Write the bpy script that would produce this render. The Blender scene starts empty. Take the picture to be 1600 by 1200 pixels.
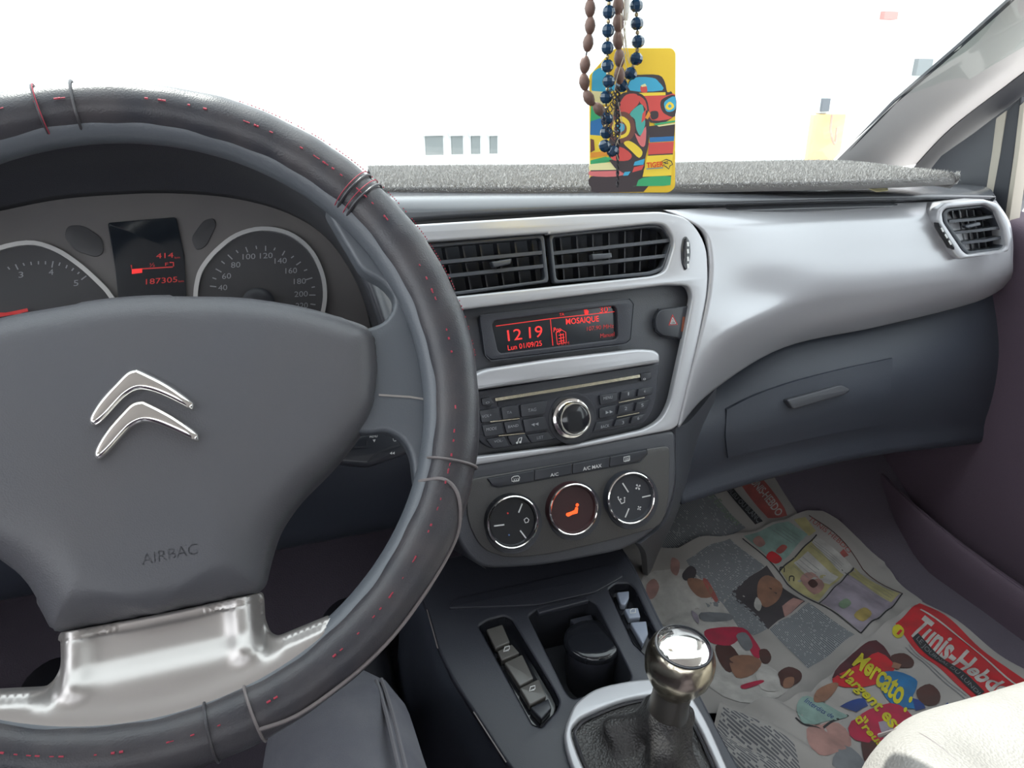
import bpy, bmesh, math, random
from mathutils import Vector as Vec, Matrix
from mathutils.geometry import tessellate_polygon
random.seed(7)
S = bpy.context.scene
# ------------------------------------------------------------ camera, world, sun, exposure
CAM = Vec((0, 0, 1.1)); F = 1150.0
yaw, pit = math.radians(19.4), math.radians(21.4)
R = Vec((math.cos(yaw), -math.sin(yaw), 0))
FW = Vec((math.sin(yaw)*math.cos(pit), math.cos(yaw)*math.cos(pit), -math.sin(pit)))
U = R.cross(FW)
cd = bpy.data.cameras.new('camera'); cam = bpy.data.objects.new('camera', cd)
S.collection.objects.link(cam)
cam.matrix_world = Matrix((( R.x, U.x, -FW.x, CAM.x), (R.y, U.y, -FW.y, CAM.y), (R.z, U.z, -FW.z, CAM.z), (0, 0, 0, 1)))
cd.sensor_fit = 'HORIZONTAL'; cd.sensor_width = 36.0; cd.lens = F/1600*36; cd.clip_start = .01; cd.clip_end = 200
S.camera = cam
w = bpy.data.worlds.new('world'); S.world = w; w.use_nodes = True
w.node_tree.nodes['Background'].inputs[0].default_value = (.90, .95, 1.0, 1)
w.node_tree.nodes['Background'].inputs[1].default_value = 3.6
sd = bpy.data.lights.new('sun', 'SUN'); sd.energy = 9.5; sd.angle = math.radians(.6); sd.color = (1, .965, .92)
sun = bpy.data.objects.new('sun', sd); S.collection.objects.link(sun)
sel, saz = math.radians(55), math.radians(-14)      # elevation, azimuth from +Y (ahead, a little left)
sdir = Vec((math.sin(saz)*math.cos(sel), math.cos(saz)*math.cos(sel), math.sin(sel)))
sun.rotation_euler = sdir.to_track_quat('Z', 'Y').to_euler(); sun.location = (0, 2, 6)
S.view_settings.view_transform = 'Standard'; S.view_settings.look = 'None'
S.view_settings.exposure = 0.0; S.view_settings.gamma = 1.0; S.view_settings.use_curve_mapping = False

# ------------------------------------------------------------ pixel rays and surfaces
def ray(px, py): return R*((px-800)/F) + U*((600-py)/F) + FW
def atY(px, py, Y): d = ray(px, py); return CAM + d*(Y/d.y)
def atX(px, py, X): d = ray(px, py); return CAM + d*(X/d.x)
def atZ(px, py, z): d = ray(px, py); return CAM + d*((z-CAM.z)/d.z)
class Plane:
    def __init__(s, o, n, u=None):
        s.o = Vec(o); s.n = Vec(n).normalized()
        s.u = (Vec(u) if u else Vec((0, 0, 1)).cross(s.n)); s.u = (s.u - s.n*s.u.dot(s.n)).normalized()
        s.v = s.n.cross(s.u)
    def hit(s, px, py, h=0.0):
        d = ray(px, py); return CAM + d*(((s.o + s.n*h - CAM).dot(s.n))/d.dot(s.n))
    def loc(s, px, py, h=0.0): q = s.hit(px, py, h) - s.o; return (q.dot(s.u), q.dot(s.v))
    def at(s, u, v, h=0.0): return s.o + s.u*u + s.v*v + s.n*h
    def up(s, h): return Plane(s.o + s.n*h, s.n, s.u)

# ------------------------------------------------------------ materials
MATS = {}
def mat(name, col, rough=.5, metal=0.0, bump=None, var=None, emit=None, spec=.5, coat=0.0, sheen=0.0):
    m = bpy.data.materials.new(name); m.use_nodes = True; nt = m.node_tree; b = nt.nodes['Principled BSDF']
    b.inputs['Base Color'].default_value = (*col, 1); b.inputs['Roughness'].default_value = rough
    b.inputs['Metallic'].default_value = metal; b.inputs['Specular IOR Level'].default_value = spec
    b.inputs['Coat Weight'].default_value = coat; b.inputs['Coat Roughness'].default_value = .12
    b.inputs['Sheen Weight'].default_value = sheen
    tc = nt.nodes.new('ShaderNodeTexCoord')
    if var:                                   # (second colour, scale, contrast)
        n = nt.nodes.new('ShaderNodeTexNoise'); n.inputs['Scale'].default_value = var[1]; n.inputs['Detail'].default_value = 5
        r = nt.nodes.new('ShaderNodeValToRGB'); r.color_ramp.elements[0].position = .5-var[2]; r.color_ramp.elements[1].position = .5+var[2]
        r.color_ramp.elements[0].color = (*col, 1); r.color_ramp.elements[1].color = (*var[0], 1)
        nt.links.new(tc.outputs['Object'], n.inputs['Vector']); nt.links.new(n.outputs['Fac'], r.inputs['Fac']); nt.links.new(r.outputs['Color'], b.inputs['Base Color'])
    if bump:                                  # (scale, strength, kind)
        if len(bump) > 2:
            n = nt.nodes.new('ShaderNodeTexVoronoi'); o = 'Distance'
        else:
            n = nt.nodes.new('ShaderNodeTexNoise'); n.inputs['Detail'].default_value = 3; o = 'Fac'
        n.inputs['Scale'].default_value = bump[0]
        bp = nt.nodes.new('ShaderNodeBump'); bp.inputs['Strength'].default_value = bump[1]; bp.inputs['Distance'].default_value = .001
        nt.links.new(tc.outputs['Object'], n.inputs['Vector']); nt.links.new(n.outputs[o], bp.inputs['Height']); nt.links.new(bp.outputs['Normal'], b.inputs['Normal'])
    if emit:
        b.inputs['Emission Color'].default_value = (*emit[0], 1); b.inputs['Emission Strength'].default_value = emit[1]
    MATS[name] = m; return m
M_black = mat('black plastic', (.032, .034, .045), .42, bump=(900, .25))
M_dash = mat('dark dash plastic', (.056, .059, .072), .42, bump=(1500, .15, 1), var=((.06, .062, .07), 8, .3))
M_lower = mat('lower dash plastic', (.040, .046, .062), .5, bump=(1500, .15, 1))
M_pit = mat('recess black', (.018, .020, .027), .6)
M_pad = mat('airbag vinyl', (.078, .080, .092), .42, bump=(1100, .12, 1), var=((.085, .082, .088), 12, .3))
M_rim = mat('rim plastic', (.10, .11, .125), .36, bump=(800, .15))
M_leather = mat('worn black leather', (.030, .031, .039), .37, bump=(1000, .12, 1), var=((.055, .050, .054), 40, .2), spec=.5)
M_gait = mat('gaiter leather', (.040, .038, .038), .38, bump=(500, .6, 1))
M_silver = mat('silver paint', (.42, .42, .445), .30, metal=.25, coat=.4)
M_silver2 = mat('satin silver trim', (.45, .425, .41), .34, metal=.7)
M_chrome = mat('chrome', (.85, .83, .80), .09, metal=1.0)
M_dullchrome = mat('dull chrome', (.60, .545, .43), .20, metal=1.0, bump=(260, .15))
M_gloss = mat('gloss black', (.014, .015, .019), .10, spec=.6)
M_btn = mat('button plastic', (.028, .030, .038), .32)
M_slat = mat('vent slat plastic', (.055, .060, .072), .30)
M_screen = mat('display glass', (.012, .016, .022), .12)
M_red = mat('red display glow', (.8, .03, .03), .5, emit=((1.0, .04, .035), .55))
M_redlo = mat('dim red display glow', (.35, .03, .03), .5, emit=((1.0, .05, .05), .20))
M_dialred = mat('dark red dial glass', (.038, .014, .017), .3)
M_orange = mat('orange icon glow', (.9, .12, .02), .5, emit=((1.0, .10, .02), 1.0))
M_print = mat('white print', (.62, .62, .62), .5)
M_printlo = mat('grey print', (.30, .31, .33), .5)
M_face = mat('cluster face', (.115, .108, .110), .5, var=((.15, .14, .135), 14, .2))
M_dial = mat('dial black', (.050, .050, .055), .4)
M_ring = mat('dial ring', (.62, .62, .62), .3, metal=.5)
M_stitch = mat('red stitching', (.34, .03, .055), .7)
M_seam = mat('seam leather and edge highlight', (.16, .14, .14), .5)
M_mat = mat('charcoal fleece', (.16, .155, .155), .9, bump=(600, .5), sheen=.3)
M_fur = mat('charcoal pile', (.30, .29, .28), .75, sheen=.5)
M_head = mat('pillar fabric', (.60, .58, .57), .85, bump=(1500, .3))
M_beige = mat('beige trim', (.42, .38, .32), .7)
M_rubber = mat('rubber seal', (.03, .032, .04), .55)
M_door = mat('door plastic', (.115, .082, .112), .6, bump=(1000, .4, 1))
M_floor = mat('dark carpet', (.10, .085, .11), .95, bump=(500, 1.0))
M_jeans = mat('faded grey denim', (.115, .115, .14), .9, bump=(1600, .8), var=((.16, .16, .18), 25, .25))
M_jseam = mat('denim seam', (.17, .165, .18), .9)
M_skin = mat('dark sock', (.05, .04, .045), .9)
M_seat = mat('beige grey seat leather', (.37, .352, .33), .5, bump=(450, .6, 1), var=((.26, .245, .23), 14, .3))
M_paper = mat('newsprint', (.215, .20, .195), .85, var=((.25, .235, .225), 9, .3))
M_wood = mat('brown wooden bead', (.20, .11, .085), .45, var=((.12, .07, .055), 120, .2))
M_blue = mat('dark blue glass bead', (.010, .035, .075), .08, spec=.8)
M_gold = mat('small brass bead', (.45, .36, .22), .3, metal=.9)
M_cord = mat('dark cord', (.035, .03, .035), .8)
M_thread = mat('pale thread', (.45, .38, .28), .8)
def flat(name, hexs, rough=.6, emit=None):
    c = [int(hexs[i:i+2], 16)/255 for i in (0, 2, 4)]
    return mat(name, tuple(((x+.055)/1.055)**2.4 if x > .04 else x/12.92 for x in c), rough)
# newsprint text columns: fine grey lines from UV
def text_mat(name, paper, ink, lines, dens=.5):
    m = bpy.data.materials.new(name); m.use_nodes = True; nt = m.node_tree; b = nt.nodes['Principled BSDF']; b.inputs['Roughness'].default_value = .9
    uv = nt.nodes.new('ShaderNodeUVMap'); sp = nt.nodes.new('ShaderNodeSeparateXYZ'); nt.links.new(uv.outputs[0], sp.inputs[0])
    mu = nt.nodes.new('ShaderNodeMath'); mu.operation = 'MULTIPLY'; mu.inputs[1].default_value = lines; nt.links.new(sp.outputs['Y'], mu.inputs[0])
    fr = nt.nodes.new('ShaderNodeMath'); fr.operation = 'FRACT'; nt.links.new(mu.outputs[0], fr.inputs[0])
    gt = nt.nodes.new('ShaderNodeMath'); gt.operation = 'GREATER_THAN'; gt.inputs[1].default_value = .42; nt.links.new(fr.outputs[0], gt.inputs[0])
    fl = nt.nodes.new('ShaderNodeMath'); fl.operation = 'FLOOR'; nt.links.new(mu.outputs[0], fl.inputs[0])
    cb = nt.nodes.new('ShaderNodeCombineXYZ'); mx = nt.nodes.new('ShaderNodeMath'); mx.operation = 'MULTIPLY'; mx.inputs[1].default_value = lines*1.1
    nt.links.new(sp.outputs['X'], mx.inputs[0]); nt.links.new(mx.outputs[0], cb.inputs[0]); nt.links.new(fl.outputs[0], cb.inputs[1])
    ns = nt.nodes.new('ShaderNodeTexWhiteNoise'); ns.noise_dimensions = '2D'
    v2 = nt.nodes.new('ShaderNodeVectorMath'); v2.operation = 'FLOOR'; nt.links.new(cb.outputs[0], v2.inputs[0]); nt.links.new(v2.outputs[0], ns.inputs['Vector'])
    g2 = nt.nodes.new('ShaderNodeMath'); g2.operation = 'GREATER_THAN'; g2.inputs[1].default_value = 1-dens-.3; nt.links.new(ns.outputs['Value'], g2.inputs[0])
    m2 = nt.nodes.new('ShaderNodeMath'); m2.operation = 'MULTIPLY'; nt.links.new(gt.outputs[0], m2.inputs[0]); nt.links.new(g2.outputs[0], m2.inputs[1])
    mi = nt.nodes.new('ShaderNodeMix'); mi.data_type = 'RGBA'; mi.inputs['A'].default_value = (*paper, 1); mi.inputs['B'].default_value = (*ink, 1)
    nt.links.new(m2.outputs[0], mi.inputs['Factor']); nt.links.new(mi.outputs['Result'], b.inputs['Base Color'])
    return m
M_cols = text_mat('newsprint columns', (.20, .205, .215), (.08, .088, .10), 34, .6)
M_cols2 = text_mat('newsprint wide columns', (.24, .23, .225), (.08, .08, .09), 26, .55)
gm = bpy.data.materials.new('clear glass'); gm.use_nodes = True; nt = gm.node_tree; nt.nodes.remove(nt.nodes['Principled BSDF'])
tr = nt.nodes.new('ShaderNodeBsdfTransparent'); tr.inputs[0].default_value = (.93, .96, .95, 1); gl = nt.nodes.new('ShaderNodeBsdfGlossy'); gl.inputs['Roughness'].default_value = .02
mxs = nt.nodes.new('ShaderNodeMixShader'); mxs.inputs[0].default_value = .05
nt.links.new(tr.outputs[0], mxs.inputs[1]); nt.links.new(gl.outputs[0], mxs.inputs[2]); nt.links.new(mxs.outputs[0], nt.nodes['Material Output'].inputs[0])
M_glass = gm

# ------------------------------------------------------------ objects
def thing(name, label, cat, loc=(0, 0, 0), group=None):
    o = bpy.data.objects.new(name, None); S.collection.objects.link(o); o.location = loc; o.empty_display_size = .03
    o['label'] = label; o['category'] = cat
    if group: o['group'] = group
    return o
def tag(o, label, cat, group=None, kind=None):
    o['label'] = label; o['category'] = cat
    if group: o['group'] = group
    if kind: o['kind'] = kind
    return o
def wloc(o):
    p = Vec((0, 0, 0))
    while o: p += Vec(o.location); o = o.parent
    return p
def obj(name, vf, m, parent=None, smooth=True, label=None, kind=None, angle=40, uv=None):
    """vf = (verts, faces) in world coordinates, linked as one mesh object with its origin at its centre"""
    vs, fs = vf
    c = Vec((sum(v[0] for v in vs), sum(v[1] for v in vs), sum(v[2] for v in vs)))/max(1, len(vs))
    me = bpy.data.meshes.new(name); me.from_pydata([(v[0]-c.x, v[1]-c.y, v[2]-c.z) for v in vs], [], fs); me.update()
    if uv:
        l = me.uv_layers.new(name='UVMap')
        for i, lp in enumerate(me.loops): l.data[i].uv = uv[lp.vertex_index]
    if smooth:
        for p in me.polygons: p.use_smooth = True
        if angle < 180: me.set_sharp_from_angle(angle=math.radians(angle))
    me.materials.append(m)
    o = bpy.data.objects.new(name, me); S.collection.objects.link(o)
    o.location = c - wloc(parent)
    if parent: o.parent = parent
    if label: o['label'] = label
    if kind: o['kind'] = kind
    return o
def join(*vfs):
    V, Fc = [], []
    for vs, fs in vfs:
        n = len(V); V += list(vs); Fc += [tuple(i+n for i in f) for f in fs]
    return V, Fc
def rnd(pts, r, seg=4):
    out = []; n = len(pts)
    for i in range(n):
        p = Vec(pts[i][:2]); a = Vec(pts[i-1][:2]); b = Vec(pts[(i+1) % n][:2])
        rr = pts[i][2] if len(pts[i]) > 2 else r
        da, db = (a-p).length, (b-p).length
        t = min(rr, da*.45, db*.45)
        if t < 1e-7 or da < 1e-9 or db < 1e-9: out.append(tuple(p)); continue
        A = p + (a-p)*(t/da); B = p + (b-p)*(t/db)
        for k in range(seg+1):
            s = k/seg; q = A*(1-s)**2 + p*2*s*(1-s) + B*s*s; out.append(tuple(q))
    return out
def crv(pts, n=8, closed=False):
    """Catmull-Rom through points (any dimension)"""
    P = [Vec(p) for p in pts]; L = len(P); out = []
    rng = range(L if closed else L-1)
    for i in rng:
        if closed: p0, p1, p2, p3 = P[i-1], P[i], P[(i+1) % L], P[(i+2) % L]
        else: p0, p1, p2, p3 = P[max(i-1, 0)], P[i], P[i+1], P[min(i+2, L-1)]
        for k in range(n):
            t = k/n
            out.append(p1 + (p2-p0)*(.5*t) + (p0*2-p1*5+p2*4-p3)*(.5*t*t) + (p1*3-p0-p2*3+p3)*(.5*t**3))
    if not closed: out.append(P[-1])
    return out
def plate2(loops, pl, h0, h1, bev=0.0, bseg=2):
    """filled extruded plate; loops = [outer, hole...] in plane-local metres, between heights h0 < h1"""
    cu = bpy.data.curves.new('tmp', 'CURVE'); cu.dimensions = '2D'; cu.fill_mode = 'BOTH'
    cu.extrude = max(1e-5, (h1-h0)/2-bev); cu.bevel_depth = bev; cu.bevel_resolution = bseg; cu.offset = -bev
    for lp in loops:
        sp = cu.splines.new('POLY'); sp.points.add(len(lp)-1); sp.use_cyclic_u = True
        for k, p in enumerate(lp): sp.points[k].co = (p[0], p[1], 0, 1)
    o = bpy.data.objects.new('tmp', cu); me = bpy.data.meshes.new_from_object(o)
    hm = (h0+h1)/2
    vs = [pl.at(v.co.x, v.co.y, hm + v.co.z) for v in me.vertices]; fs = [tuple(p.vertices) for p in me.polygons]
    bpy.data.objects.remove(o); bpy.data.curves.remove(cu); bpy.data.meshes.remove(me)
    # weld so that shading and bevels are continuous
    bm = bmesh.new(); bv = [bm.verts.new(v) for v in vs]
    for f in fs:
        try: bm.faces.new([bv[i] for i in f])
        except ValueError: pass
    bmesh.ops.remove_doubles(bm, verts=bm.verts, dist=1e-6)
    bmesh.ops.recalc_face_normals(bm, faces=bm.faces); bm.verts.index_update()
    r = ([v.co.copy() for v in bm.verts], [tuple(v.index for v in f.verts) for f in bm.faces]); bm.free(); return r
def plate(px, pl, h0, h1, bev=0.0, r=0.0, holes=(), bseg=2, sm=0):
    """plate traced by picture points on the plane at the height of its front face"""
    def cv(q):
        q = [pl.loc(p[0], p[1], h1) + tuple(p[2:]) for p in q]
        if sm: return [tuple(v) for v in crv([p[:2] for p in q], sm, True)]
        return rnd(q, r) if r else [p[:2] for p in q]
    return plate2([cv(px)] + [cv(h) for h in holes], pl, h0, h1, bev, bseg)
def grid_faces(nu, nv, cu=False, cv=False):
    f = []
    for j in range(nv-1 + (1 if cv else 0)):
        for i in range(nu-1 + (1 if cu else 0)):
            a = j*nu+i; b = j*nu+(i+1) % nu; c = ((j+1) % nv)*nu+(i+1) % nu; d = ((j+1) % nv)*nu+i
            f.append((a, b, c, d))
    return f
def loft(rows, nu=6, nv=6, thick=0.0, cu=False, tdir=None):
    """smooth surface through rows of 3-D points; thick adds a back skin along tdir"""
    R1 = [crv(r, nu, cu) for r in rows]; m = len(R1[0])
    cols = [crv([r[i] for r in R1], nv) for i in range(m)]; k = len(cols[0])
    vs = [cols[i][j] for j in range(k) for i in range(m)]; fs = grid_faces(m, k, cu)
    if thick:
        t = Vec(tdir)*thick if tdir else Vec((0, thick, 0)); n = len(vs)
        vs += [v+t for v in vs]; fs += [tuple(reversed([i+n for i in f])) for f in fs]
        for i in range(m-1 + (1 if cu else 0)):
            a, b = i, (i+1) % m; fs.append((b, a, a+n, b+n)); a += (k-1)*m; b += (k-1)*m; fs.append((a, b, b+n, a+n))
        if not cu:
            for j in range(k-1):
                a, b = j*m, (j+1)*m; fs.append((a, b, b+n, a+n)); a += m-1; b += m-1; fs.append((b, a, a+n, b+n))
    return vs, fs
def tube(pts, r, seg=10, closed=False, sc=(1, 1), up=None):
    P = [Vec(p) for p in pts]; n = len(P); rr = r if isinstance(r, (list, tuple)) else [r]*n
    vs = []; prev = Vec(up) if up else None
    for i in range(n):
        t = (P[(i+1) % n]-P[i-1]) if closed else (P[min(i+1, n-1)]-P[max(i-1, 0)])
        t.normalize()
        if prev is None: prev = Vec((0, 0, 1)) if abs(t.z) < .9 else Vec((1, 0, 0))
        a = (prev - t*prev.dot(t)).normalized(); prev = a; b = t.cross(a)
        for k in range(seg):
            th = 2*math.pi*k/seg; vs.append(P[i] + a*(math.cos(th)*rr[i]*sc[0]) + b*(math.sin(th)*rr[i]*sc[1]))
    fs = grid_faces(seg, n, True, closed)
    if not closed: fs += [tuple(reversed(range(seg))), tuple(range((n-1)*seg, n*seg))]
    return vs, fs
def lathe(pl, c, prof, seg=32, sx=1.0, sy=1.0, cap=True):
    """profile of (radius, height) turned round the plane's normal at local point c"""
    vs = []; rings = []
    for r, h in prof:
        if r < 1e-6: rings.append([len(vs)]); vs.append(pl.at(c[0], c[1], h)); continue
        rings.append(list(range(len(vs), len(vs)+seg)))
        for k in range(seg):
            t = 2*math.pi*k/seg; vs.append(pl.at(c[0]+math.cos(t)*r*sx, c[1]+math.sin(t)*r*sy, h))
    fs = []
    for A, Bq in zip(rings, rings[1:]):
        for k in range(seg):
            j = (k+1) % seg
            if len(Bq) == 1: fs.append((A[k], A[j], Bq[0]))
            elif len(A) == 1: fs.append((A[0], Bq[j], Bq[k]))
            else: fs.append((A[k], A[j], Bq[j], Bq[k]))
    if cap and len(rings[0]) > 1: fs.append(tuple(reversed(rings[0])))
    if cap and len(rings[-1]) > 1: fs.append(tuple(rings[-1]))
    return vs, fs
def box(x0, x1, y0, y1, z0, z1, bev=0.0):
    pl = Plane((0, 0, 0), (0, 0, 1), (1, 0, 0))
    lp = [(x0, y0), (x1, y0), (x1, y1), (x0, y1)]
    return plate2([rnd(lp, bev*2) if bev else lp], pl, z0, z1, bev)
def stroke(px, pl, h, wd, th=.0006, closed=False, sm=0, local=False):
    """flat ribbon of width wd (metres) along picture points"""
    q = [Vec(p) if local else Vec(pl.loc(*p, h)) for p in px]
    if sm: q = crv(q, sm, closed)
    n = len(q); L, Rr = [], []
    for i in range(n):
        t = (q[(i+1) % n]-q[i-1]) if closed else (q[min(i+1, n-1)]-q[max(i-1, 0)])
        t = t.normalized() if t.length > 1e-9 else Vec((1, 0)); nn = Vec((-t.y, t.x))*(wd/2); L.append(q[i]+nn); Rr.append(q[i]-nn)
    vs = [pl.at(p.x, p.y, h) for p in L+Rr] + [pl.at(p.x, p.y, h-th) for p in L+Rr]; fs = []
    for i in range(n if closed else n-1):
        j = (i+1) % n
        fs += [(i, i+n, j+n, j), (i+2*n, j+2*n, j+3*n, i+3*n), (i, j, j+2*n, i+2*n), (j+n, i+n, i+3*n, j+3*n)]
    if not closed: fs += [(0, 2*n, 3*n, n), (n-1, 2*n-1, 4*n-1, 3*n-1)]
    return vs, fs
_tc = {}
def textmesh(s, bold=0.0):
    if (s, bold) in _tc: return _tc[(s, bold)]
    cu = bpy.data.curves.new('tmp', 'FONT'); cu.body = s; cu.resolution_u = 3; cu.offset = bold; cu.fill_mode = 'FRONT'
    o = bpy.data.objects.new('tmp', cu); me = bpy.data.meshes.new_from_object(o)
    vs = [Vec((v.co.x, v.co.y)) for v in me.vertices]; fs = [tuple(p.vertices) for p in me.polygons]
    bpy.data.objects.remove(o); bpy.data.curves.remove(cu); bpy.data.meshes.remove(me)
    x0 = min(v.x for v in vs); x1 = max(v.x for v in vs); y1 = max(v.y for v in vs)
    y1 = max(y1, .6) if any(c.isalnum() for c in s) else y1
    _tc[(s, bold)] = ([((v.x-x0)/(x1-x0), v.y/y1) for v in vs], fs); return _tc[(s, bold)]
def textvf(s, hitf, p0, p1, p2, bold=0.0):
    """text whose baseline runs p0 -> p1 and whose cap height reaches p2 (picture points on a surface)"""
    v, f = textmesh(s, bold); a, b, c = hitf(*p0), hitf(*p1), hitf(*p2)
    return [a + (b-a)*x + (c-a)*y for x, y in v], f
def tx(s, pl, p0, p1, p2, h, m, parent, name='lettering', bold=0.0):
    o = obj(name, textvf(s, lambda x, y: pl.hit(x, y, h), p0, p1, p2, bold), m, parent, smooth=False); return o
def fillfine(loop, mx):
    bm = bmesh.new(); bm.faces.new([bm.verts.new((p[0], p[1], 0)) for p in loop]); bmesh.ops.triangulate(bm, faces=bm.faces)
    for _ in range(9):
        es = [e for e in bm.edges if e.calc_length() > mx]
        if not es: break
        bmesh.ops.subdivide_edges(bm, edges=es, cuts=1); bmesh.ops.triangulate(bm, faces=bm.faces)
    bmesh.ops.beautify_fill(bm, faces=bm.faces, edges=bm.edges)
    bm.verts.index_update(); bm.normal_update(); be = []
    for e in bm.edges:
        if len(e.link_faces) == 1: be.append((e.verts[0].index, e.verts[1].index))
    r = ([v.co.copy() for v in bm.verts], [tuple(v.index for v in (f.verts if f.normal.z > 0 else reversed(f.verts))) for f in bm.faces], be); bm.free(); return r
def hfield(loop, pl, hfun, mx=.004, skirt=.02):
    """height field over a local outline with a skirt going back; hfun(u, v, distance to the outline)"""
    vs, fs, be = fillfine(loop, mx); L = [Vec(q[:2]) for q in loop]; seg = [(L[i-1], L[i]) for i in range(len(L))]
    out = []
    for v in vs:
        p = Vec((v.x, v.y)); m = 9
        for a, b in seg:
            ab = b-a; t = max(0, min(1, (p-a).dot(ab)/max(1e-12, ab.dot(ab)))); m = min(m, (p-a-ab*t).length)
        out.append((v.x, v.y, hfun(v.x, v.y, m)))
    V = [pl.at(*q) for q in out]; F_ = list(fs); idx = {}
    for a, b in be:
        for i in (a, b):
            if i not in idx: idx[i] = len(V); V.append(pl.at(out[i][0], out[i][1], out[i][2]-skirt))
        F_.append((a, b, idx[b], idx[a]))
    return V, F_
def sst(a, b, x):
    t = max(0.0, min(1.0, (x-a)/(b-a))); return t*t*(3-2*t)
def struct(name, vf, m, parent=None, **k):
    o = obj(name, vf, m, parent, **k)
    if not parent: o['kind'] = 'structure'
    return o
exec_parts = []

# ============================================================ the car's shell (the setting)
def ff(x, y): return .40 if y < .72 else .40 + (y-.72)*.62
struct('ground', box(-40, 40, -20, 60, -.06, 0), mat('pale concrete yard', (.55, .54, .52), .9, bump=(20, .3), var=((.5, .49, .47), .6, .3)))
struct('floor', loft([[(-.62, y, z), (.2, y, z), (1.02, y, z)] for y, z in ((-1.5, .40), (.2, .40), (.6, .40), (.74, .405), (.9, .51), (1.06, .61), (1.12, .80), (1.12, .97))], 2, 3, .03, tdir=(0, .5, -1)), M_floor)
struct('ceiling', loft([[(-.60, y, z-.03), (-.3, y, z), (.2, y, z+.01), (.7, y, z), (1.0, y, z-.03)] for y, z in ((-1.5, 1.36), (-.9, 1.40), (-.3, 1.42), (.1, 1.40), (.28, 1.37), (.33, 1.355))], 4, 4, .03, tdir=(0, 0, 1)), M_head)
ws = [[atY(px, py, Y) for px, py, Y in r] for r in []]
struct('window_1', loft([[(-.58, 1.10, .985), (.2, 1.16, .985), (.97, 1.08, .985)], [(-.57, .74, 1.17), (.2, .79, 1.18), (.955, .73, 1.17)], [(-.55, .33, 1.36), (.2, .36, 1.375), (.94, .33, 1.36)]], 6, 6, .004, tdir=(0, .5, 1)), M_glass, angle=180)
# right A-pillar trim
def ap(px, py, dy=0): return atY(px, py, 1.00 - (250-py)*.00125 + dy)
pil = struct('trim_1', loft([[ap(1295, 262), ap(1400, 159), ap(1500, 73), ap(1583, -2), ap(1700, -105)],
    [ap(1335, 262, -.012), ap(1435, 175, -.014), ap(1530, 90, -.014), ap(1620, 5, -.014), ap(1740, -95, -.014)],
    [ap(1385, 263, -.012), ap(1470, 190, -.014), ap(1570, 100, -.014), ap(1660, 20, -.014), ap(1780, -85, -.014)],
    [ap(1436, 256, .015), ap(1487, 200, .012), ap(1602, 112, .012), ap(1690, 40, .012), ap(1810, -70, .012)]], 5, 4, .012, tdir=(.5, .8, .3)), M_head)
struct('trim_2', tube([ap(1298, 262, .006), ap(1400, 157, .006), ap(1500, 71, .006), ap(1583, -4, .006), ap(1700, -107, .006)], .004, 6), M_rubber)
struct('trim_3', loft([[ap(1428, 262, .01), ap(1487, 200, .008), ap(1602, 112, .008), ap(1720, 20, .008)], [ap(1450, 268, 0), ap(1510, 212, 0), ap(1610, 136, 0), ap(1730, 50, 0)], [ap(1462, 275, .03), ap(1520, 226, .03), ap(1615, 158, .03), ap(1740, 70, .03)]], 4, 4, .01, tdir=(.6, .7, 0)), M_rubber)
DP = Plane((1.0, 0, 0), (-1, 0, 0))
door = bpy.data.objects.new('door_1', None); S.collection.objects.link(door); door.location = (1.03, .4, .4); door['kind'] = 'structure'
obj('door_panel', loft([[(1.05, y, .33), (1.02, y, .42), (1.015, y, .62), (1.0, y, .80), (.985, y, .90), (.995, y, .935), (1.05, y, .942)] for y in (-.7, 0, .4, .75, 1.05)], 5, 3, .02, tdir=(1, 0, 0)), M_door, door)
obj('door_pocket', loft([[(1.02, y, .30), (.955-b, y, .33), (.945-b, y, .42), (.95-b, y, .455+.08*max(0, y-.6)), (.962-b, y, .458+.08*max(0, y-.6)), (1.0, y, .43)] for y, b in ((-.4, 0), (.2, .01), (.5, .01), (.72, -.005), (.90, -.04))], 4, 4, .004, tdir=(1, 0, 0)), M_door, door)
obj('armrest', loft([[(1.01, y, .70), (.955, y, .71), (.945, y, .74), (.96, y, .76), (1.01, y, .765)] for y in (-.4, .1, .40, .50)], 4, 4, .01, tdir=(1, 0, 0)), M_door, door)
obj('sail_panel', plate([(1440, 280), (1470, 243), (1520, 208), (1612, 138), (1590, 200), (1566, 262), (1556, 335), (1500, 300)], DP, -.03, -.012, .002, .002), M_dash, door)
obj('frame_trim', plate([(1556, 185), (1573, 172), (1563, 240), (1552, 306), (1540, 300), (1550, 235)], DP, -.012, -.004, .001, .002), M_beige, door, label='beige strip')
obj('window_frame', plate([(1573, 172), (1596, 150), (1590, 200), (1571, 330), (1563, 348), (1549, 310), (1562, 240)], DP, -.03, -.002, .002, .002), M_rubber, door)
obj('glass_channel', plate([(1593, 165), (1601, 158), (1593, 230), (1577, 345), (1569, 345), (1584, 240)], DP, -.02, .0, .001), M_beige, door, label='pale metal channel')
struct('window_2', box(1.03, 1.034, -.6, .66, .93, 1.36), M_glass)
struct('wall_right', loft([[(1.02, y, .30), (1.045, y, .6), (1.05, y, .90)] for y in (.9, 1.0, 1.14)], 2, 3, .02, tdir=(1, 0, 0)), M_floor)
struct('wall_left', loft([[(-.64, y, .30), (-.62, y, .6), (-.60, y, .94)] for y in (-1.5, 0, .6, 1.14)], 3, 3, .02, tdir=(-1, 0, 0)), M_door)
struct('wall_back', box(-.62, 1.03, -1.54, -1.5, .4, 1.10, .01), M_door)
struct('trim_4', box(-.62, -.57, -.32, -.16, .94, 1.37, .01), M_head); struct('trim_5', box(1.0, 1.05, -.32, -.16, .94, 1.37, .01), M_head)
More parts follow.
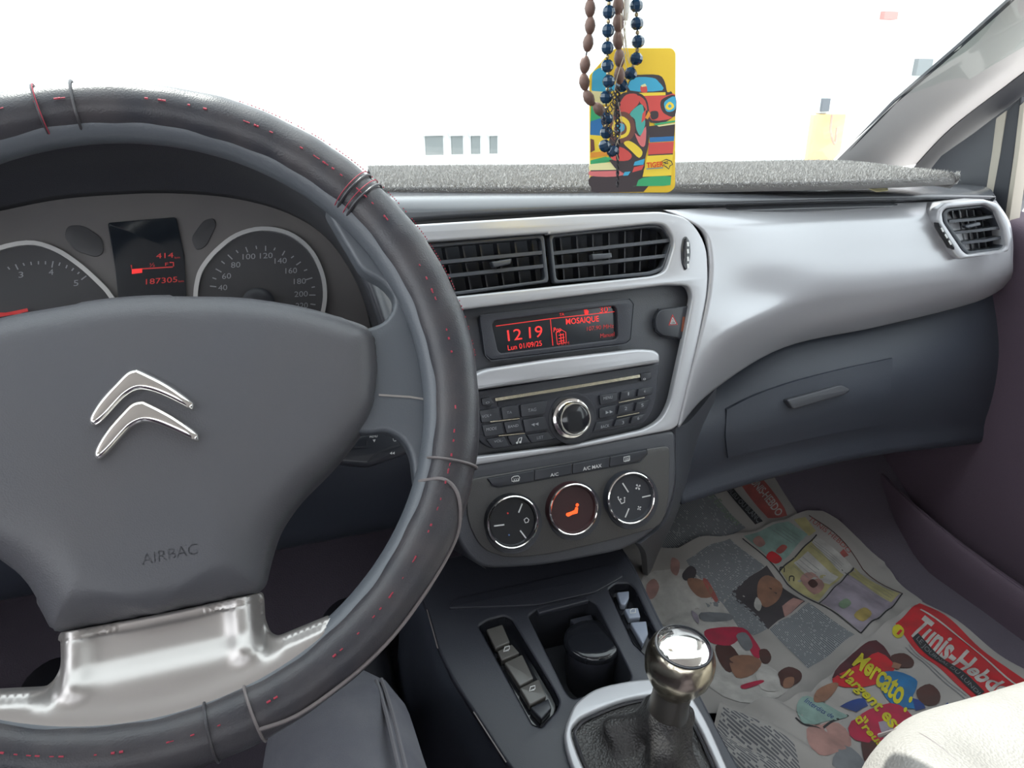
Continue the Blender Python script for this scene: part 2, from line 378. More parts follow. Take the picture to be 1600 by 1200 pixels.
struct('wall_rear_right', loft([[(1.03, y, .30), (1.03, y, .6), (1.02, y, .94)] for y in (-1.5, -1.0, -.68)], 2, 3, .02, tdir=(1, 0, 0)), M_door)

# ============================================================ dashboard
SP = Plane(atY(900, 655, .63), (0, -math.cos(math.radians(18)), math.sin(math.radians(18))))
dash = thing('dashboard', 'long dark dashboard with a silver passenger panel and vents', 'dashboard', (.3, .8, .6))
def rowY(l): return [atY(*p) for p in l]
def spy(px, py, dy=0): q = SP.hit(px, py); return (px, py, q.y+dy)
# soft upper pad
PXC = [600, 700, 900, 1100, 1300, 1450, 1552]
r0 = rowY([(560, 362, .73), (700, 346, .725), (900, 335, .722), (1100, 326, .72), (1300, 320, .722), (1450, 316, .73), (1556, 313, .745)])
r1 = rowY([(560, 350, .71), (700, 336, .708), (900, 326, .703), (1100, 318, .700), (1300, 312, .705), (1450, 309, .715), (1556, 308, .735)])
r2 = rowY([(560, 322, .715), (700, 319, .715), (900, 313, .71), (1100, 307, .708), (1300, 303, .712), (1450, 301, .722), (1553, 303, .742)])
r3 = rowY([(560, 309, .735), (700, 307, .735), (900, 303, .73), (1100, 299, .73), (1300, 297, .735), (1450, 296, .745), (1545, 294, .765)])
def back(row, Y, dz): return [Vec((p.x*(1+.0*i), Y - .05*abs(p.x-.3)**2, p.z+dz)) for i, p in enumerate(row)]
r4 = [Vec((p.x*1.03, p.y+.05, p.z-.002)) for p in r3]; r5 = [Vec((p.x*1.08, .95, p.z-.004-.01*(i == 6))) for i, p in enumerate(r3)]; r6 = [Vec((p.x*1.1, 1.12-.06*abs(p.x-.3), p.z-.022)) for p in r3]
obj('upper_pad', loft([r0, r1, r2, r3, r4, r5, r6], 8, 5, .012, tdir=(0, .6, -1)), mat('smooth soft-touch pad', (.085, .088, .098), .18, bump=(1500, .08, 1)), dash, angle=180)
r0b = [p + Vec((0, .006, -.001)) for p in r0]
obj('left_pad', loft([[Vec((x, y, z)) for x in (-.60, -.3, 0, .12)] for y, z in ((.735, .90), (.735, .975), (.76, .988), (1.10, .985))], 3, 3, .012, tdir=(0, .5, -1)), M_dash, dash)
obj('sun_block_core', box(-.58, .92, .84, 1.04, .72, .96, .01), M_pit, dash)  # unseen box added inside the dash to stop sun leaking through
# silver passenger panel
c0 = [(1040, 329), (1095, 358), (1109, 400), (1107, 460), (1090, 540), (1072, 615), (1061, 668)]
rowsP = [[(1120, 325), (1250, 321), (1380, 318), (1480, 315), (1556, 313)],
         [(1165, 352), (1280, 350), (1400, 346), (1500, 343), (1577, 345)],
         [(1182, 400), (1290, 395), (1410, 390), (1512, 385), (1583, 378)],
         [(1180, 465), (1290, 450), (1405, 437), (1515, 422), (1583, 405)],
         [(1152, 512), (1262, 484), (1390, 462), (1522, 440), (1583, 422)],
         [(1133, 560), (1240, 520), (1380, 490), (1524, 456), (1581, 432)],
         [(1112, 612), (1225, 543), (1375, 510), (1525, 472), (1578, 442)]]
YP = [.722, .700, .690, .682, .684, .694, .715]
pr = []
for j in range(7):
    q = [Vec(SP.hit(*c0[j], .002))]
    for i, (a, b) in enumerate(rowsP[j]):
        q.append(atY(a, b, YP[j] + (-.012 if i == 0 else 0) + (.02 if i == 4 else 0) - (.02 if (i == 0 and j > 3) else 0)))
    pr.append(q)
obj('passenger_panel', loft(pr, 7, 6, .006), M_silver, dash, angle=180, label='silver panel')
# lower panel, glovebox
lw = [rowY([(1055, 660, .70), (1110, 608, .73), (1222, 539, .735), (1372, 506, .735), (1522, 468, .74), (1580, 440, .76)]),
      rowY([(1058, 715, .69), (1118, 668, .70), (1232, 625, .695), (1372, 596, .69), (1505, 570, .70), (1600, 545, .74)]),
      rowY([(1058, 760, .70), (1118, 735, .705), (1215, 708, .70), (1360, 680, .70), (1500, 660, .71), (1610, 640, .75)]),
      rowY([(1058, 778, .72), (1120, 760, .725), (1204, 737, .725), (1345, 706, .73), (1490, 690, .74), (1610, 680, .78)])]
lw.append([Vec((p.x*1.15, 1.0, p.z+.02)) for p in lw[-1]])
obj('lower_panel', loft(lw, 6, 5, .006), M_lower, dash, angle=180)
gd = [rowY([(1136, 630, .692), (1230, 590, .688), (1330, 568, .686), (1395, 556, .688)]), rowY([(1130, 680, .688), (1226, 655, .684), (1330, 630, .680), (1390, 615, .684)]), rowY([(1132, 722, .693), (1216, 700, .690), (1335, 676, .686), (1380, 668, .688)])]
from mathutils.bvhtree import BVHTree
_lv = loft(lw, 6, 5, .006); _bv = BVHTree.FromPolygons(_lv[0], _lv[1])
def snap(px, py, off): d = ray(px, py).normalized(); h_ = _bv.ray_cast(CAM, d); return h_[0] - d*off if h_[0] else atY(px, py, .69)
gd = [[snap(x, y, .0035) for x, y in r] for r in ([(1136, 640), (1180, 618), (1230, 600), (1280, 586), (1330, 574), (1395, 560)], [(1134, 680), (1180, 664), (1226, 650), (1280, 636), (1330, 624), (1392, 612)], [(1138, 716), (1180, 704), (1226, 694), (1280, 682), (1330, 672), (1384, 662)])]
gb = obj('glovebox_door', loft(gd, 4, 5, .006), M_lower, dash)
GH = Plane(snap(1280, 620, .006), (-.05, -.95, .3))
obj('handle', plate([(1229, 625), (1315, 601), (1330, 609), (1322, 616), (1240, 640)], GH, -.006, .004, .002, .004), M_dash, gb)
# stack fascia (silver frame), seam and recess
fas = [(600, 362, .002), (640, 351, .004), (900, 335, .01), (1035, 330, .01), (1078, 340, .03), (1105, 382, .03), (1108, 450, .03), (1090, 540, .02), (1072, 615, .01), (1060, 665, .008), (1050, 672, .008), (900, 702, .02), (745, 727, .02), (668, 740, .002), (664, 500), (600, 480)]
ventL = [(606, 388), (668, 378), (856, 364), (856, 366), (1022, 349), (1040, 351, .02), (1056, 376, .02), (1041, 424, .02), (1020, 431), (712, 463), (606, 476)]
rec = [(674, 503), (690, 488), (1042, 445), (1076, 446, .008), (1083, 462, .008), (1070, 530, .02), (1048, 630, .02), (1035, 655, .02), (1010, 671, .02), (900, 695), (745, 714), (676, 726)]
obj('stack_fascia', plate(fas, SP, -.008, .003, .0025, .006, holes=(ventL, rec)), M_silver, dash, label='silver frame')
obj('stack_recess', plate([(668, 490), (1090, 430), (1086, 540), (1060, 665), (1010, 690), (668, 740)], SP, -.03, -.0125, .001, .004), M_dash, dash)
obj('stack_back', plate([(600, 366), (1070, 330), (1090, 430), (600, 490)], SP, -.06, -.050), M_pit, dash)
# lower stack body around the climate panel, its right flank
obj('stack_lower_body', plate([(676, 738), (745, 724, .01), (1056, 671, .01), (1058, 760, .02), (1040, 815, .05), (985, 858, .05), (850, 885, .05), (750, 890, .04), (715, 850, .03), (700, 760, .02)], SP, -.06, .001, .004, .006), M_dash, dash)
fl = [[SP.hit(1056, 668, -.001), SP.hit(1056, 705, -.001), SP.hit(1055, 765, -.001), SP.hit(1040, 815, -.001), SP.hit(1000, 850, -.002)],
      rowY([(1080, 655, .68), (1078, 700, .68), (1066, 768, .68), (1050, 820, .68), (1010, 868, .68)]),
      rowY([(1120, 605, .72), (1108, 680, .72), (1068, 780, .74), (1035, 850, .76), (1012, 905, .80)])]
obj('stack_flank', loft(fl, 4, 5, .008, tdir=(-.6, .8, 0)), M_dash, dash)
# column-side lower panel behind the wheel
cs = [[Vec((x, .68, .885)) for x in (-.58, -.3, 0, .10)], [Vec((x, .65, .83)) for x in (-.58, -.3, 0, .11)], [Vec((x, .66, .72)) for x in (-.58, -.3, 0, .15)], [Vec((x, .74, .64)) for x in (-.58, -.3, 0, .16)], [Vec((x, 1.0, .66)) for x in (-.58, -.3, 0, .16)]]
obj('knee_panel', loft(cs, 4, 5, .008), M_lower, dash)
cut = [[SP.hit(745, 725, -.01), SP.hit(728, 790, -.01), SP.hit(735, 860, -.01), SP.hit(760, 890, -.01)], [Vec((.15, .70, .90)), Vec((.15, .70, .80)), Vec((.16, .72, .68)), Vec((.18, .72, .60))]]
obj('stack_left_flank', loft(cut, 4, 4, .006), M_dash, dash)
# silver piece between the cluster and the centre
obj('cluster_side_trim', plate([(562, 412), (600, 405), (650, 420), (650, 520), (596, 530), (580, 480)], Plane(atY(600, 470, .585), (-.15, -.78, .62)), -.004, .004, .002, .003), mat('sunlit-toned silver trim', (.72, .70, .66), .4), dash, label='silver trim')  # silver lightened in colour to look sunlit where it lies in shade

# ---------- air vents
def vent(parent, name, pl, frame, inner, slats, fins, tab, hf, fin_r):
    v = obj(name, plate(frame, pl, hf-.012, hf, .0012, .004, holes=(inner,)), M_slat, parent)
    for s in slats: obj('slat', stroke(s[:-1] if False else s, pl, hf-.001, .0036, .016), M_slat, v)
    for f in fins: obj('fin', stroke(f, pl, hf-.014, .0016, .014), M_btn, v)
    obj('tab', plate(tab, pl, hf-.006, hf+.004, .0012, .001), M_dullchrome if False else M_slat, v)
    obj('duct', plate(frame, pl, hf-.045, hf-.036), M_pit, v)
    return v
def lerp(a, b, t): return tuple(x+(y-x)*t for x, y in zip(a, b))
fL = [(590, 392), (668, 381), (850, 366), (858, 441), (713, 461), (610, 474)]
iL = [(600, 397), (672, 387), (845, 372), (852, 437), (716, 455), (620, 467)]
fR = [(858, 366), (1022, 350), (1040, 353), (1054, 376), (1040, 421), (1018, 430), (866, 443)]
iR = [(863, 371), (1020, 355), (1036, 358), (1048, 377), (1035, 417), (1015, 424), (870, 438)]
for nm, f, i, sl, (a, b, c, d), tb, n in (
    ('centre_vent', fL, iL, [[(610, 418), (687, 410), (850, 394)], [(615, 441), (702, 431), (853, 415)]], ((600, 392), (845, 372), (620, 467), (852, 437)), [(768, 409), (800, 404), (798, 412), (772, 418)], 9),
    ('centre_vent', fR, iR, [[(862, 396), (960, 385), (1050, 375)], [(866, 417), (960, 408), (1045, 399)]], ((863, 371), (1040, 353), (870, 438), (1035, 420)), [(925, 397), (956, 395), (957, 403), (927, 406)], 7)):
    fins = [[lerp(a, b, (k+.5)/n), lerp(c, d, (k+.5)/n)] for k in range(n)]
    vent(dash, nm, SP, f, i, sl, fins, tb, -.004, 0)
tw = obj('vent_thumbwheel', plate([(1068, 372), (1073, 368), (1079, 378), (1080, 398), (1076, 418), (1071, 423), (1066, 410), (1065, 390)], SP, -.003, .005, .0015, .004), M_gloss, dash)
for y0 in (378, 389, 401, 412): obj('mark', stroke([(1075, y0), (1075.5, y0+7)], SP, .0056, .0022), M_print, tw)
RV = Plane(atY(1525, 362, .678), (-.22, -.96, .10))
vb = obj('side_vent', plate([(1463, 346), (1466, 328), (1478, 317), (1538, 311), (1560, 318), (1576, 343), (1583, 372), (1577, 393), (1500, 406), (1491, 398)], RV, -.03, .006, .003, .003,
    holes=([(1473, 333), (1479, 326), (1540, 320), (1556, 329), (1568, 358), (1573, 386), (1566, 391), (1513, 398), (1505, 392), (1475, 347)],)), M_silver, dash, label='silver bezel')
obj('frame', plate([(1473, 333), (1479, 326), (1540, 320), (1556, 329), (1568, 358), (1573, 386), (1566, 391), (1513, 398), (1505, 392), (1475, 347)], RV, -.02, .0, .001, .002,
    holes=([(1480, 334), (1485, 330), (1538, 324), (1552, 333), (1563, 360), (1568, 382), (1562, 387), (1515, 393), (1509, 388), (1481, 346)],)), M_slat, vb)
for s in ([(1483, 346), (1520, 343), (1560, 337)], [(1491, 364), (1530, 360), (1566, 355)], [(1503, 380), (1540, 376), (1570, 370)]): obj('slat', stroke(s, RV, -.001, .0034, .014), M_slat, vb)
for k in range(7): obj('fin', stroke([(1488+k*11, 328), (1498+k*11, 392)], RV, -.014, .0014, .01), M_btn, vb)
obj('tab', plate([(1508, 353), (1532, 347), (1533, 352), (1512, 357)], RV, -.005, .004, .001, .001), M_slat, vb)
obj('duct', plate([(1475, 330), (1540, 320), (1570, 360), (1572, 390), (1510, 398)], RV, -.035, -.03), M_pit, vb)
sw2 = obj('thumbwheel', plate([(1466, 347), (1470, 350), (1492, 385), (1492, 391), (1487, 388), (1467, 355)], RV, 0, .009, .001, .002), M_gloss, vb)
for a in ((1471, 356), (1477, 366), (1483, 376)): obj('mark', stroke([a, (a[0]+3.5, a[1]+6)], RV, .0096, .002), M_print, vb)

# ---------- display unit
du = thing('display_unit', 'wide dark trip display showing 12 19 in red above the radio', 'display', tuple(SP.hit(870, 515)))
SD = SP
bz = [(700, 496), (750, 488, .008), (984, 466, .008), (990, 472, .01), (986, 530, .01), (978, 537, .01), (768, 563, .01), (760, 556, .01), (748, 515)]
bz = [(748, 492), (984, 465), (991, 474), (986, 531), (978, 537), (768, 563), (758, 555)]
obj('bezel', plate(bz, SD, -.012, -.004, .0015, .006, holes=([(768, 502), (960, 478), (964, 483), (966, 526), (962, 530), (783, 552), (778, 548)],)), M_black, du)
obj('screen', plate([(762, 498), (968, 474), (972, 530), (778, 556)], SD, -.012, -.0095), M_screen, du)
obj('rim_line', stroke([(750, 493), (984, 466), (991, 475), (986, 531), (978, 538), (768, 564), (759, 556)], SD, -.0035, .0009, .001, True), M_slat, du)
g = -.009
def rl(p, wd=.0007, m=M_red, pl=SP, h=g, par=du, n='display_line'): return obj(n, stroke(p, pl, h, wd, .0003), m, par, smooth=False)
rl([(775, 509.5), (860, 498), (960, 487)]); rl([(860, 499), (864, 540)], .0006)
def rt(s, a, b, c, m=M_red, bold=0, n='display_text'): return tx(s, SP, a, b, c, g, m, du, n, bold)
rt('12', (794, 533), (816, 530), (792, 516)); rt('19', (827, 528.5), (848, 526), (826, 511))
rt('Lun 01/09/25', (794, 547.5), (847, 540), (793, 539.5)); rt('MOSAIQUE', (884.5, 507), (936, 502), (884, 498), bold=.01)
rt('30°', (937, 489), (955, 486.5), (936.5, 479.5)); rt('TA', (874, 494), (881.5, 493), (874, 489.5)); rt('107.90 MHz', (917, 517), (959, 512), (917, 510.5), M_redlo)
rt('Manuel', (938, 528), (960, 525), (938, 521.5), M_redlo); rt('Pop', (865, 519), (877, 517.5), (865, 512))
for p in ([(869, 520), (877, 515), (884, 519), (885, 535), (871, 538), (869, 520)], [(873, 524), (881, 522)], [(873, 529), (882, 527)], [(873, 533.5), (882, 532)], [(876, 521), (877, 536)], [(880, 521), (881, 535)]): rl(p, .0006)
rt('MFM', (873, 540), (889, 538), (873, 535.5), M_redlo)
obj('signal_icon', plate([(912, 483), (915, 482), (920, 486), (919, 491), (914, 492)], SP, g-.0003, g), M_red, du, smooth=False)

# ---------- hazard switch
hz = thing('hazard_switch', 'dark hazard light switch with a red triangle right of the display', 'switch', tuple(SP.hit(1050, 500)))
obj('button', plate([(1030, 484, .01), (1079, 477, .002), (1072, 531, .002), (1034, 524, .004), (1026, 516, .004), (1024, 500, .004)], SP, -.012, -.004, .0015, .003), M_btn, hz)
obj('surround_line', stroke([(1030, 483), (1079, 476), (1072, 532), (1034, 525), (1025, 517), (1023, 500)], SP, -.0065, .0011, .003, True), M_pit, hz)
for a, wd, m in (([(1051, 492), (1045.5, 508), (1058.5, 507)], .0009, M_redlo), ([(1051.2, 496), (1048, 506), (1056, 505.5)], .0009, M_print), ([(1051.5, 500), (1050.3, 504), (1053.3, 503.8)], .0006, M_print)):
    obj('triangle', stroke(a, SP, -.0035, wd, .0005, True), m, hz, smooth=False)
obj('light_bar', stroke([(1068.5, 495), (1066, 518)], SP, -.0038, .0026, .0008), mat('dull orange lens', (.22, .06, .03), .3), hz, label='orange light bar')

# ---------- radio
ra = thing('car_radio', 'black car radio with silver top bar, disc slot and round chrome knob', 'radio', tuple(SP.hit(885, 640)))
obj('faceplate', plate([(700, 618), (735, 613, .002), (1031, 567, .002), (1026, 620), (1020, 645, .01), (1005, 663, .02), (770, 703, .02), (748, 690, .02), (738, 660, .01), (700, 640)], SP, -.012, -.002, .0015, .003), M_black, ra)
obj('top_bar', plate([(738, 586, .006), (757, 577, .01), (862, 561, .01), (1000, 545, .01), (1024, 547, .01), (1032, 553, .005), (1032, 567, .002), (900, 588), (738, 611, .002)], SP, -.008, .008, .004, .004, bseg=4), M_silver, ra, label='silver bar')
obj('disc_slot', stroke([(778, 631), (900, 614), (1002, 592)], SP, -.0012, .0045, .004, False), M_pit, ra)
obj('slot_trim', stroke([(774, 624.5), (890, 606), (1000, 587.5)], SP, .0012, .0030, .003, sm=4), M_dullchrome, ra, label='chrome strip')
obj('eject_button', plate([(1001, 584), (1018, 581), (1018, 592), (1002, 596)], SP, -.003, .001, .0006, .002), M_btn, ra)
tx('o', SP, (1005, 594), (1009, 593.5), (1005, 590), .0015, M_print, ra)
obj('power_button', plate([(752, 623), (765, 620), (772, 630), (765, 635), (754, 633)], SP, -.003, .001, .0006, .001), M_btn, ra)
tx('o', SP, (759, 631), (765, 630), (759, 627), .0015, M_printlo, ra)
def btn(par, q, s=None, p=None, m=M_btn, name='button', h=.0012, tm=M_printlo, r=.0012):
    b = obj(name, plate(q, SP, -.003, h, .0006, r), m, par)
    if s: tx(s, SP, p[0], p[1], p[2], h+.0003, tm, b)
    return b
def quad(a, b, c, d, i=1.0): return [(a[0]+i, a[1]+i), (b[0]-i, b[1]+i), (c[0]-i, c[1]-i), (d[0]+i, d[1]-i)]
B = lambda s, q, t=None, **k: btn(ra, quad(*q), s, t, **k)
B('VOL+', ((748, 641), (780, 636), (784, 658), (752, 662)), ((753, 653.5), (768, 650.5), (753, 649)))
B('TA', ((782, 636), (810, 632), (813, 653), (785, 657)), ((792, 647), (800, 646), (792, 643)))
B('TAG', ((812, 632), (856, 625), (852, 648), (814, 653)), ((825, 644), (838, 642), (825, 639)))
B('MODE', ((752, 664), (784, 659), (789, 679), (757, 684)), ((760, 673.5), (776, 671), (760, 669)))
B('BAND', ((786, 659), (813, 655), (818, 674), (791, 679)), ((794, 669), (810, 666.5), (794, 665)))
B(None, ((816, 655), (852, 650), (858, 672), (820, 677)))
B('VOL-', ((759, 686), (789, 681), (796, 698), (770, 702)), ((772, 692), (786, 690), (772, 688)))
nb = B(None, ((792, 681), (820, 676), (829, 692), (799, 697)))
obj('music_note', stroke([(809, 691.5), (811, 685), (815.5, 683.5), (814, 690.5)], SP, .0018, .0007), M_print, nb, smooth=False)
for q in ((808, 692), (813, 691)): obj('note_head', lathe(SP, SP.loc(*q, .0018), [(0, .0018), (.0011, .0017), (.0011, .0012)], 10), M_print, nb)
B('LIST', ((822, 679), (858, 674), (866, 687), (830, 693)), ((839, 686.5), (849, 685), (839, 682)))
B('MENU', ((936, 617), (966, 612), (966, 628), (938, 634)), ((943, 625), (957, 622.5), (943, 620.5)))
B(None, ((936, 637), (965, 631), (961, 651), (936, 655)))
B('BACK', ((932, 659), (960, 654), (956, 668), (926, 675)), ((939, 669.5), (952, 667), (939, 665)))
B('1', ((970, 611), (995, 607), (993, 621), (968, 627)), ((981, 618), (983, 617.6), (981, 613)))
B('4', ((997, 607), (1022, 603), (1020, 617), (995, 621)), ((1006, 614), (1008.5, 613.6), (1006, 609.5)))
B('2', ((967, 633), (992, 628), (989, 644), (964, 649)), ((976, 641), (980, 640.3), (976, 636)))
B('5', ((994, 628), (1018, 623), (1013, 639), (991, 644)), ((1002, 636), (1005.5, 635.3), (1002, 631)))
B('3', ((962, 655), (986, 650), (982, 663), (958, 668)), ((972, 663), (975, 662.3), (972, 658)))
B('6', ((988, 650), (1010, 645), (1002, 659), (984, 663)), ((996, 656), (999, 655.5), (996, 651.5)))
for x0, y0, s in ((833, 663.5, -1), (839, 662.5, -1), (949, 644.5, 1), (955, 643.5, 1)):
    obj('arrow', plate([(x0-2.4*s, y0-2.4), (x0+2.6*s, y0), (x0-2.4*s, y0+2.6)], SP, .0012, .0016), M_printlo, ra, smooth=False)
for a in ([(967, 629), (1007, 621)], [(964, 652), (999, 645)], [(766, 659), (812, 654)], [(779, 681), (820, 677)]): obj('divider_line', stroke(a, SP, .0016, .0009, .002), M_dullchrome, ra, label='thin chrome line')
kc = SP.loc(896, 654, .008); kr = (SP.hit(925, 652, .008)-SP.hit(896, 654, .008)).length
kn = obj('knob', lathe(SP, kc, [(kr*1.04, -.002), (kr*1.04, .002), (kr*.98, .004), (kr*.86, .0045), (kr*.84, .012), (kr*.80, .0142), (kr*.74, .0142), (kr*.70, .0130)], 48), M_chrome, ra, label='chrome knob ring')
obj('knob_face', lathe(SP, kc, [(kr*.71, .010), (kr*.71, .0132), (kr*.62, .0138), (0, .0140)], 48), M_gloss, kn)
kb = obj('knob_well', lathe(SP, SP.loc(896, 654, 0), [(kr*1.3, -.004), (kr*1.3, -.0012), (kr*1.15, -.0008), (kr*1.1, -.0012)], 48), M_btn, ra)

# ---------- climate panel
cp = thing('climate_panel', 'dark heating panel with three chrome ringed dials below the radio', 'control panel', tuple(SP.hit(890, 790)))
obj('faceplate', plate([(729, 752), (745, 747), (1047, 696), (1045, 785, .01), (1034, 822, .03), (960, 843, .03), (850, 868, .02), (790, 872, .03), (752, 858, .03), (730, 815, .02)], SP, -.004, .0035, .0012, .008), mat('matte charcoal plastic', (.060, .058, .058), .45, bump=(1200, .3)), cp)
for q, s, t in (([(762, 748), (835, 735), (834, 752), (778, 761), (769, 758)], None, None), ([(836, 735), (893, 725), (893, 741), (835, 751)], 'A/C', ((860, 745), (872.5, 743), (860, 740))),
                ([(895, 725), (952, 714), (952, 730), (895, 741)], 'A/C MAX', ((911, 735.5), (940, 730), (911, 730))), ([(954, 714), (1010, 703), (1011, 708), (998, 721), (953, 730)], None, None)):
    b = obj('button', plate(q, SP, .0, .0050, .0008, .0012), M_btn, cp)
    if s: tx(s, SP, *t, .0053, M_print, b, bold=.01)
    elif q[0][0] < 800:
        obj('defrost_icon', stroke([(800, 752), (799.5, 747), (803, 744.5), (810, 743.5), (812, 746), (811, 751)], SP, .0055, .0007, .0004, True), M_print, b, smooth=False)
        for k in range(3): obj('icon_wave', stroke([(803+k*3, 753.5-k*.5), (804+k*3, 750-k*.5), (803+k*3, 748-k*.5)], SP, .0055, .0005, .0004), M_print, b, smooth=False)
    else:
        obj('rear_defrost_icon', stroke([(975, 721), (975, 714.5), (984, 712.5), (984, 719)], SP, .0055, .0007, .0004, True), M_print, b, smooth=False)
        for k in range(3): obj('icon_wave', stroke([(977.5+k*2.4, 722-k*.5), (978+k*2.4, 718-k*.5), (977.5+k*2.4, 715.5-k*.5)], SP, .0055, .0005, .0004), M_print, b, smooth=False)
obj('button_gap', stroke([(761, 748), (1011, 702), (1012, 709), (999, 722), (778, 762), (768, 759)], SP, .0038, .0012, .002, True), M_pit, cp)
def dial(px, py, rx, face):
    c = SP.loc(px, py, .014); r = (SP.hit(px+rx, py-rx*.19, .014)-SP.hit(px, py, .014)).length
    r = r*.99
    d = obj('dial', lathe(SP, c, [(r*1.03, .002), (r*1.02, .010), (r*.97, .013), (r*.90, .0130), (r*.86, .0110), (0, .0105)], 48), face, cp, label='round dial')
    obj('chrome_ring', lathe(SP, c, [(r*1.005, .0125), (r*1.0, .0146), (r*.965, .0152), (r*.935, .0146), (r*.93, .0125)], 64, cap=False), M_chrome, d)
    obj('dial_seat', lathe(SP, SP.loc(px+1, py+3, .004), [(r*1.14, .003), (r*1.12, .0050), (r*1.04, .0046)], 48), M_black, d)
    return d
d1 = dial(802, 816, 39.5, M_gloss); d2 = dial(897, 796, 37.5, M_dialred); d3 = dial(987, 778.5, 36.5, M_btn)
hh = .0115
for a in ([(816, 787), (810.5, 801)], [(772, 822), (788, 820)], [(813, 829), (822, 841)]): obj('tick', stroke(a, SP, hh, .0013, .0005), M_print, d1)
obj('recirculation_icon', stroke([(819, 812), (823, 809), (826.5, 812), (825, 816), (821, 817)], SP, hh, .0008, .0004, True), M_print, d1, smooth=False)
obj('hot_mark', lathe(SP, SP.loc(793.5, 802, hh), [(.0009, hh-.0004), (.0009, hh), (0, hh)], 10), M_redlo, d1); obj('cold_mark', lathe(SP, SP.loc(795.5, 836, hh), [(.0009, hh-.0004), (.0009, hh), (0, hh)], 10), mat('blue mark', (.08, .14, .3), .5), d1)
obj('airflow_icon', plate([(884.5, 805.5), (885, 802), (893, 799.5), (898, 797), (899.5, 792), (903.5, 793), (902.5, 802), (894.5, 804), (888, 807.5)], SP, hh-.0004, hh+.0002, 0, .0008), M_orange, d2, smooth=False, label='orange seated figure symbol')
obj('airflow_icon', lathe(SP, SP.loc(902, 789, hh), [(.0017, hh-.0004), (.0017, hh+.0002), (0, hh+.0002)], 14), M_orange, d2, label='orange seated figure symbol')
for a in ([(973, 755), (982, 769)], [(1003.5, 777), (1017, 774)], [(983, 794.5), (977, 808.5)]): obj('tick', stroke(a, SP, hh, .0013, .0005), M_print, d3)
def fan(px, py, r, par):
    c = SP.loc(px, py, hh)
    for k in range(4):
        t = math.pi/2*k+.5; lp = [(c[0]+math.cos(t+a)*r*b, c[1]+math.sin(t+a)*r*b) for a, b in ((0, .12), (-.45, .8), (-.2, 1), (.25, .95), (.35, .6))]
        obj('fan_icon', plate2([lp], SP, hh-.0003, hh), M_print, par, smooth=False)
fan(997, 761, .0034, d3); fan(999, 794, .0025, d3)
obj('airflow_symbol', stroke([(966, 779), (969, 783), (971, 787), (976, 785), (976, 780)], SP, hh, .0010, .0004), M_print, d3, smooth=False)
for q in ((966, 777), (970, 780), (976, 778)): obj('symbol_dot', lathe(SP, SP.loc(*q, hh), [(.0009, hh-.0003), (.0009, hh), (0, hh)], 8), M_print, d3)

# ============================================================ fleece dash mat and paper tag
zm = r3[3].z + .006
def matz(p): return p
mf = [(585, 300), (700, 299), (850, 299), (1000, 296), (1150, 293), (1300, 290), (1420, 286), (1496, 282)]
mb = [(575, 262), (700, 261), (850, 260), (1000, 258), (1150, 255), (1300, 253), (1400, 263), (1500, 277)]
zt = zm + .005
A0 = [atZ(x, y-9, zt) for x, y in mf]; A1 = [Vec((p.x, p.y-.002, zt-.009)) for p in A0]
K0 = [atZ(x, y, zt+.004 - (.006 if x > 1450 else 0)) for x, y in mb]
mid = [a*.5+b*.5+Vec((0, 0, .003)) for a, b in zip(A0, K0)]
dm = thing('dash_mat', 'charcoal fleecy mat lying along the top of the dashboard', 'mat', (.4, .85, zm))
mv = loft([A1, [Vec((p.x, p.y-.004, zt-.004)) for p in A0], A0, [a*.85+b*.15+Vec((0, 0, .002)) for a, b in zip(A0, K0)], mid, K0, [p+Vec((0, .01, -.012)) for p in K0]], 10, 4, .002, tdir=(0, 0, -1))
obj('backing', mv, M_mat, dm, angle=180)
V, Fc = [], []
nf = len(mv[0])//2; quads = [f for f in mv[1] if len(f) == 4 and max(f) < nf]
areas = []
for f in quads:
    p = [mv[0][i] for i in f]; areas.append(((p[1]-p[0]).cross(p[3]-p[0])).length)
tot = sum(areas); NB = 90000
for f, ar in zip(quads, areas):
    p = [mv[0][i] for i in f]; n_ = (p[1]-p[0]).cross(p[3]-p[0])
    if n_.length < 1e-12: continue
    n_.normalize()
    if n_.z < -.2: n_ = -n_
    if abs(n_.z) < .3 and n_.y > 0: n_ = -n_
    cnt = NB*ar/tot; cnt = int(cnt) + (random.random() < cnt % 1)
    for _ in range(cnt):
        a, b = random.random(), random.random()
        q = p[0]*(1-a)*(1-b)+p[1]*a*(1-b)+p[2]*a*b+p[3]*(1-a)*b
        d = (n_ + Vec((random.uniform(-.9, .9), random.uniform(-.9, .9), random.uniform(-.3, .5)))).normalized()*random.uniform(.002, .0048)
        t = Vec((random.uniform(-1, 1), random.uniform(-1, 1), 0)).normalized()*.0005
        i = len(V); V += [q-t, q+t, q+d]; Fc.append((i, i+1, i+2))
obj('pile', (V, Fc), M_fur, dm, smooth=False, kind='stuff')
PT = Plane(atY(1370, 297, .712), (-.1, -.6, .8))
tag(obj('paper_tag', plate([(1352, 292), (1386, 291), (1388, 297), (1370, 299)], PT, -.0006, .0006), flat('cream paper', 'D8CFA0', .7), None), 'small cream paper tag tucked under the mat edge near the pillar', 'tag')

# ============================================================ instrument cluster
CL = Plane(atY(300, 400, .60), (0, -math.cos(math.radians(22)), math.sin(math.radians(22))))
ic = thing('instrument_cluster', 'hooded instrument cluster with two ringed dials and small red display', 'instruments', tuple(CL.at(0, 0)))
fo = [(-330, 640), (-330, 470), (-260, 400), (-150, 352), (-40, 333), (80, 308), (180, 299), (270, 297), (360, 304), (440, 324), (500, 357), (540, 405), (570, 470), (590, 560), (590, 640)]
obj('face', plate(fo, CL, -.02, 0), M_face, ic)
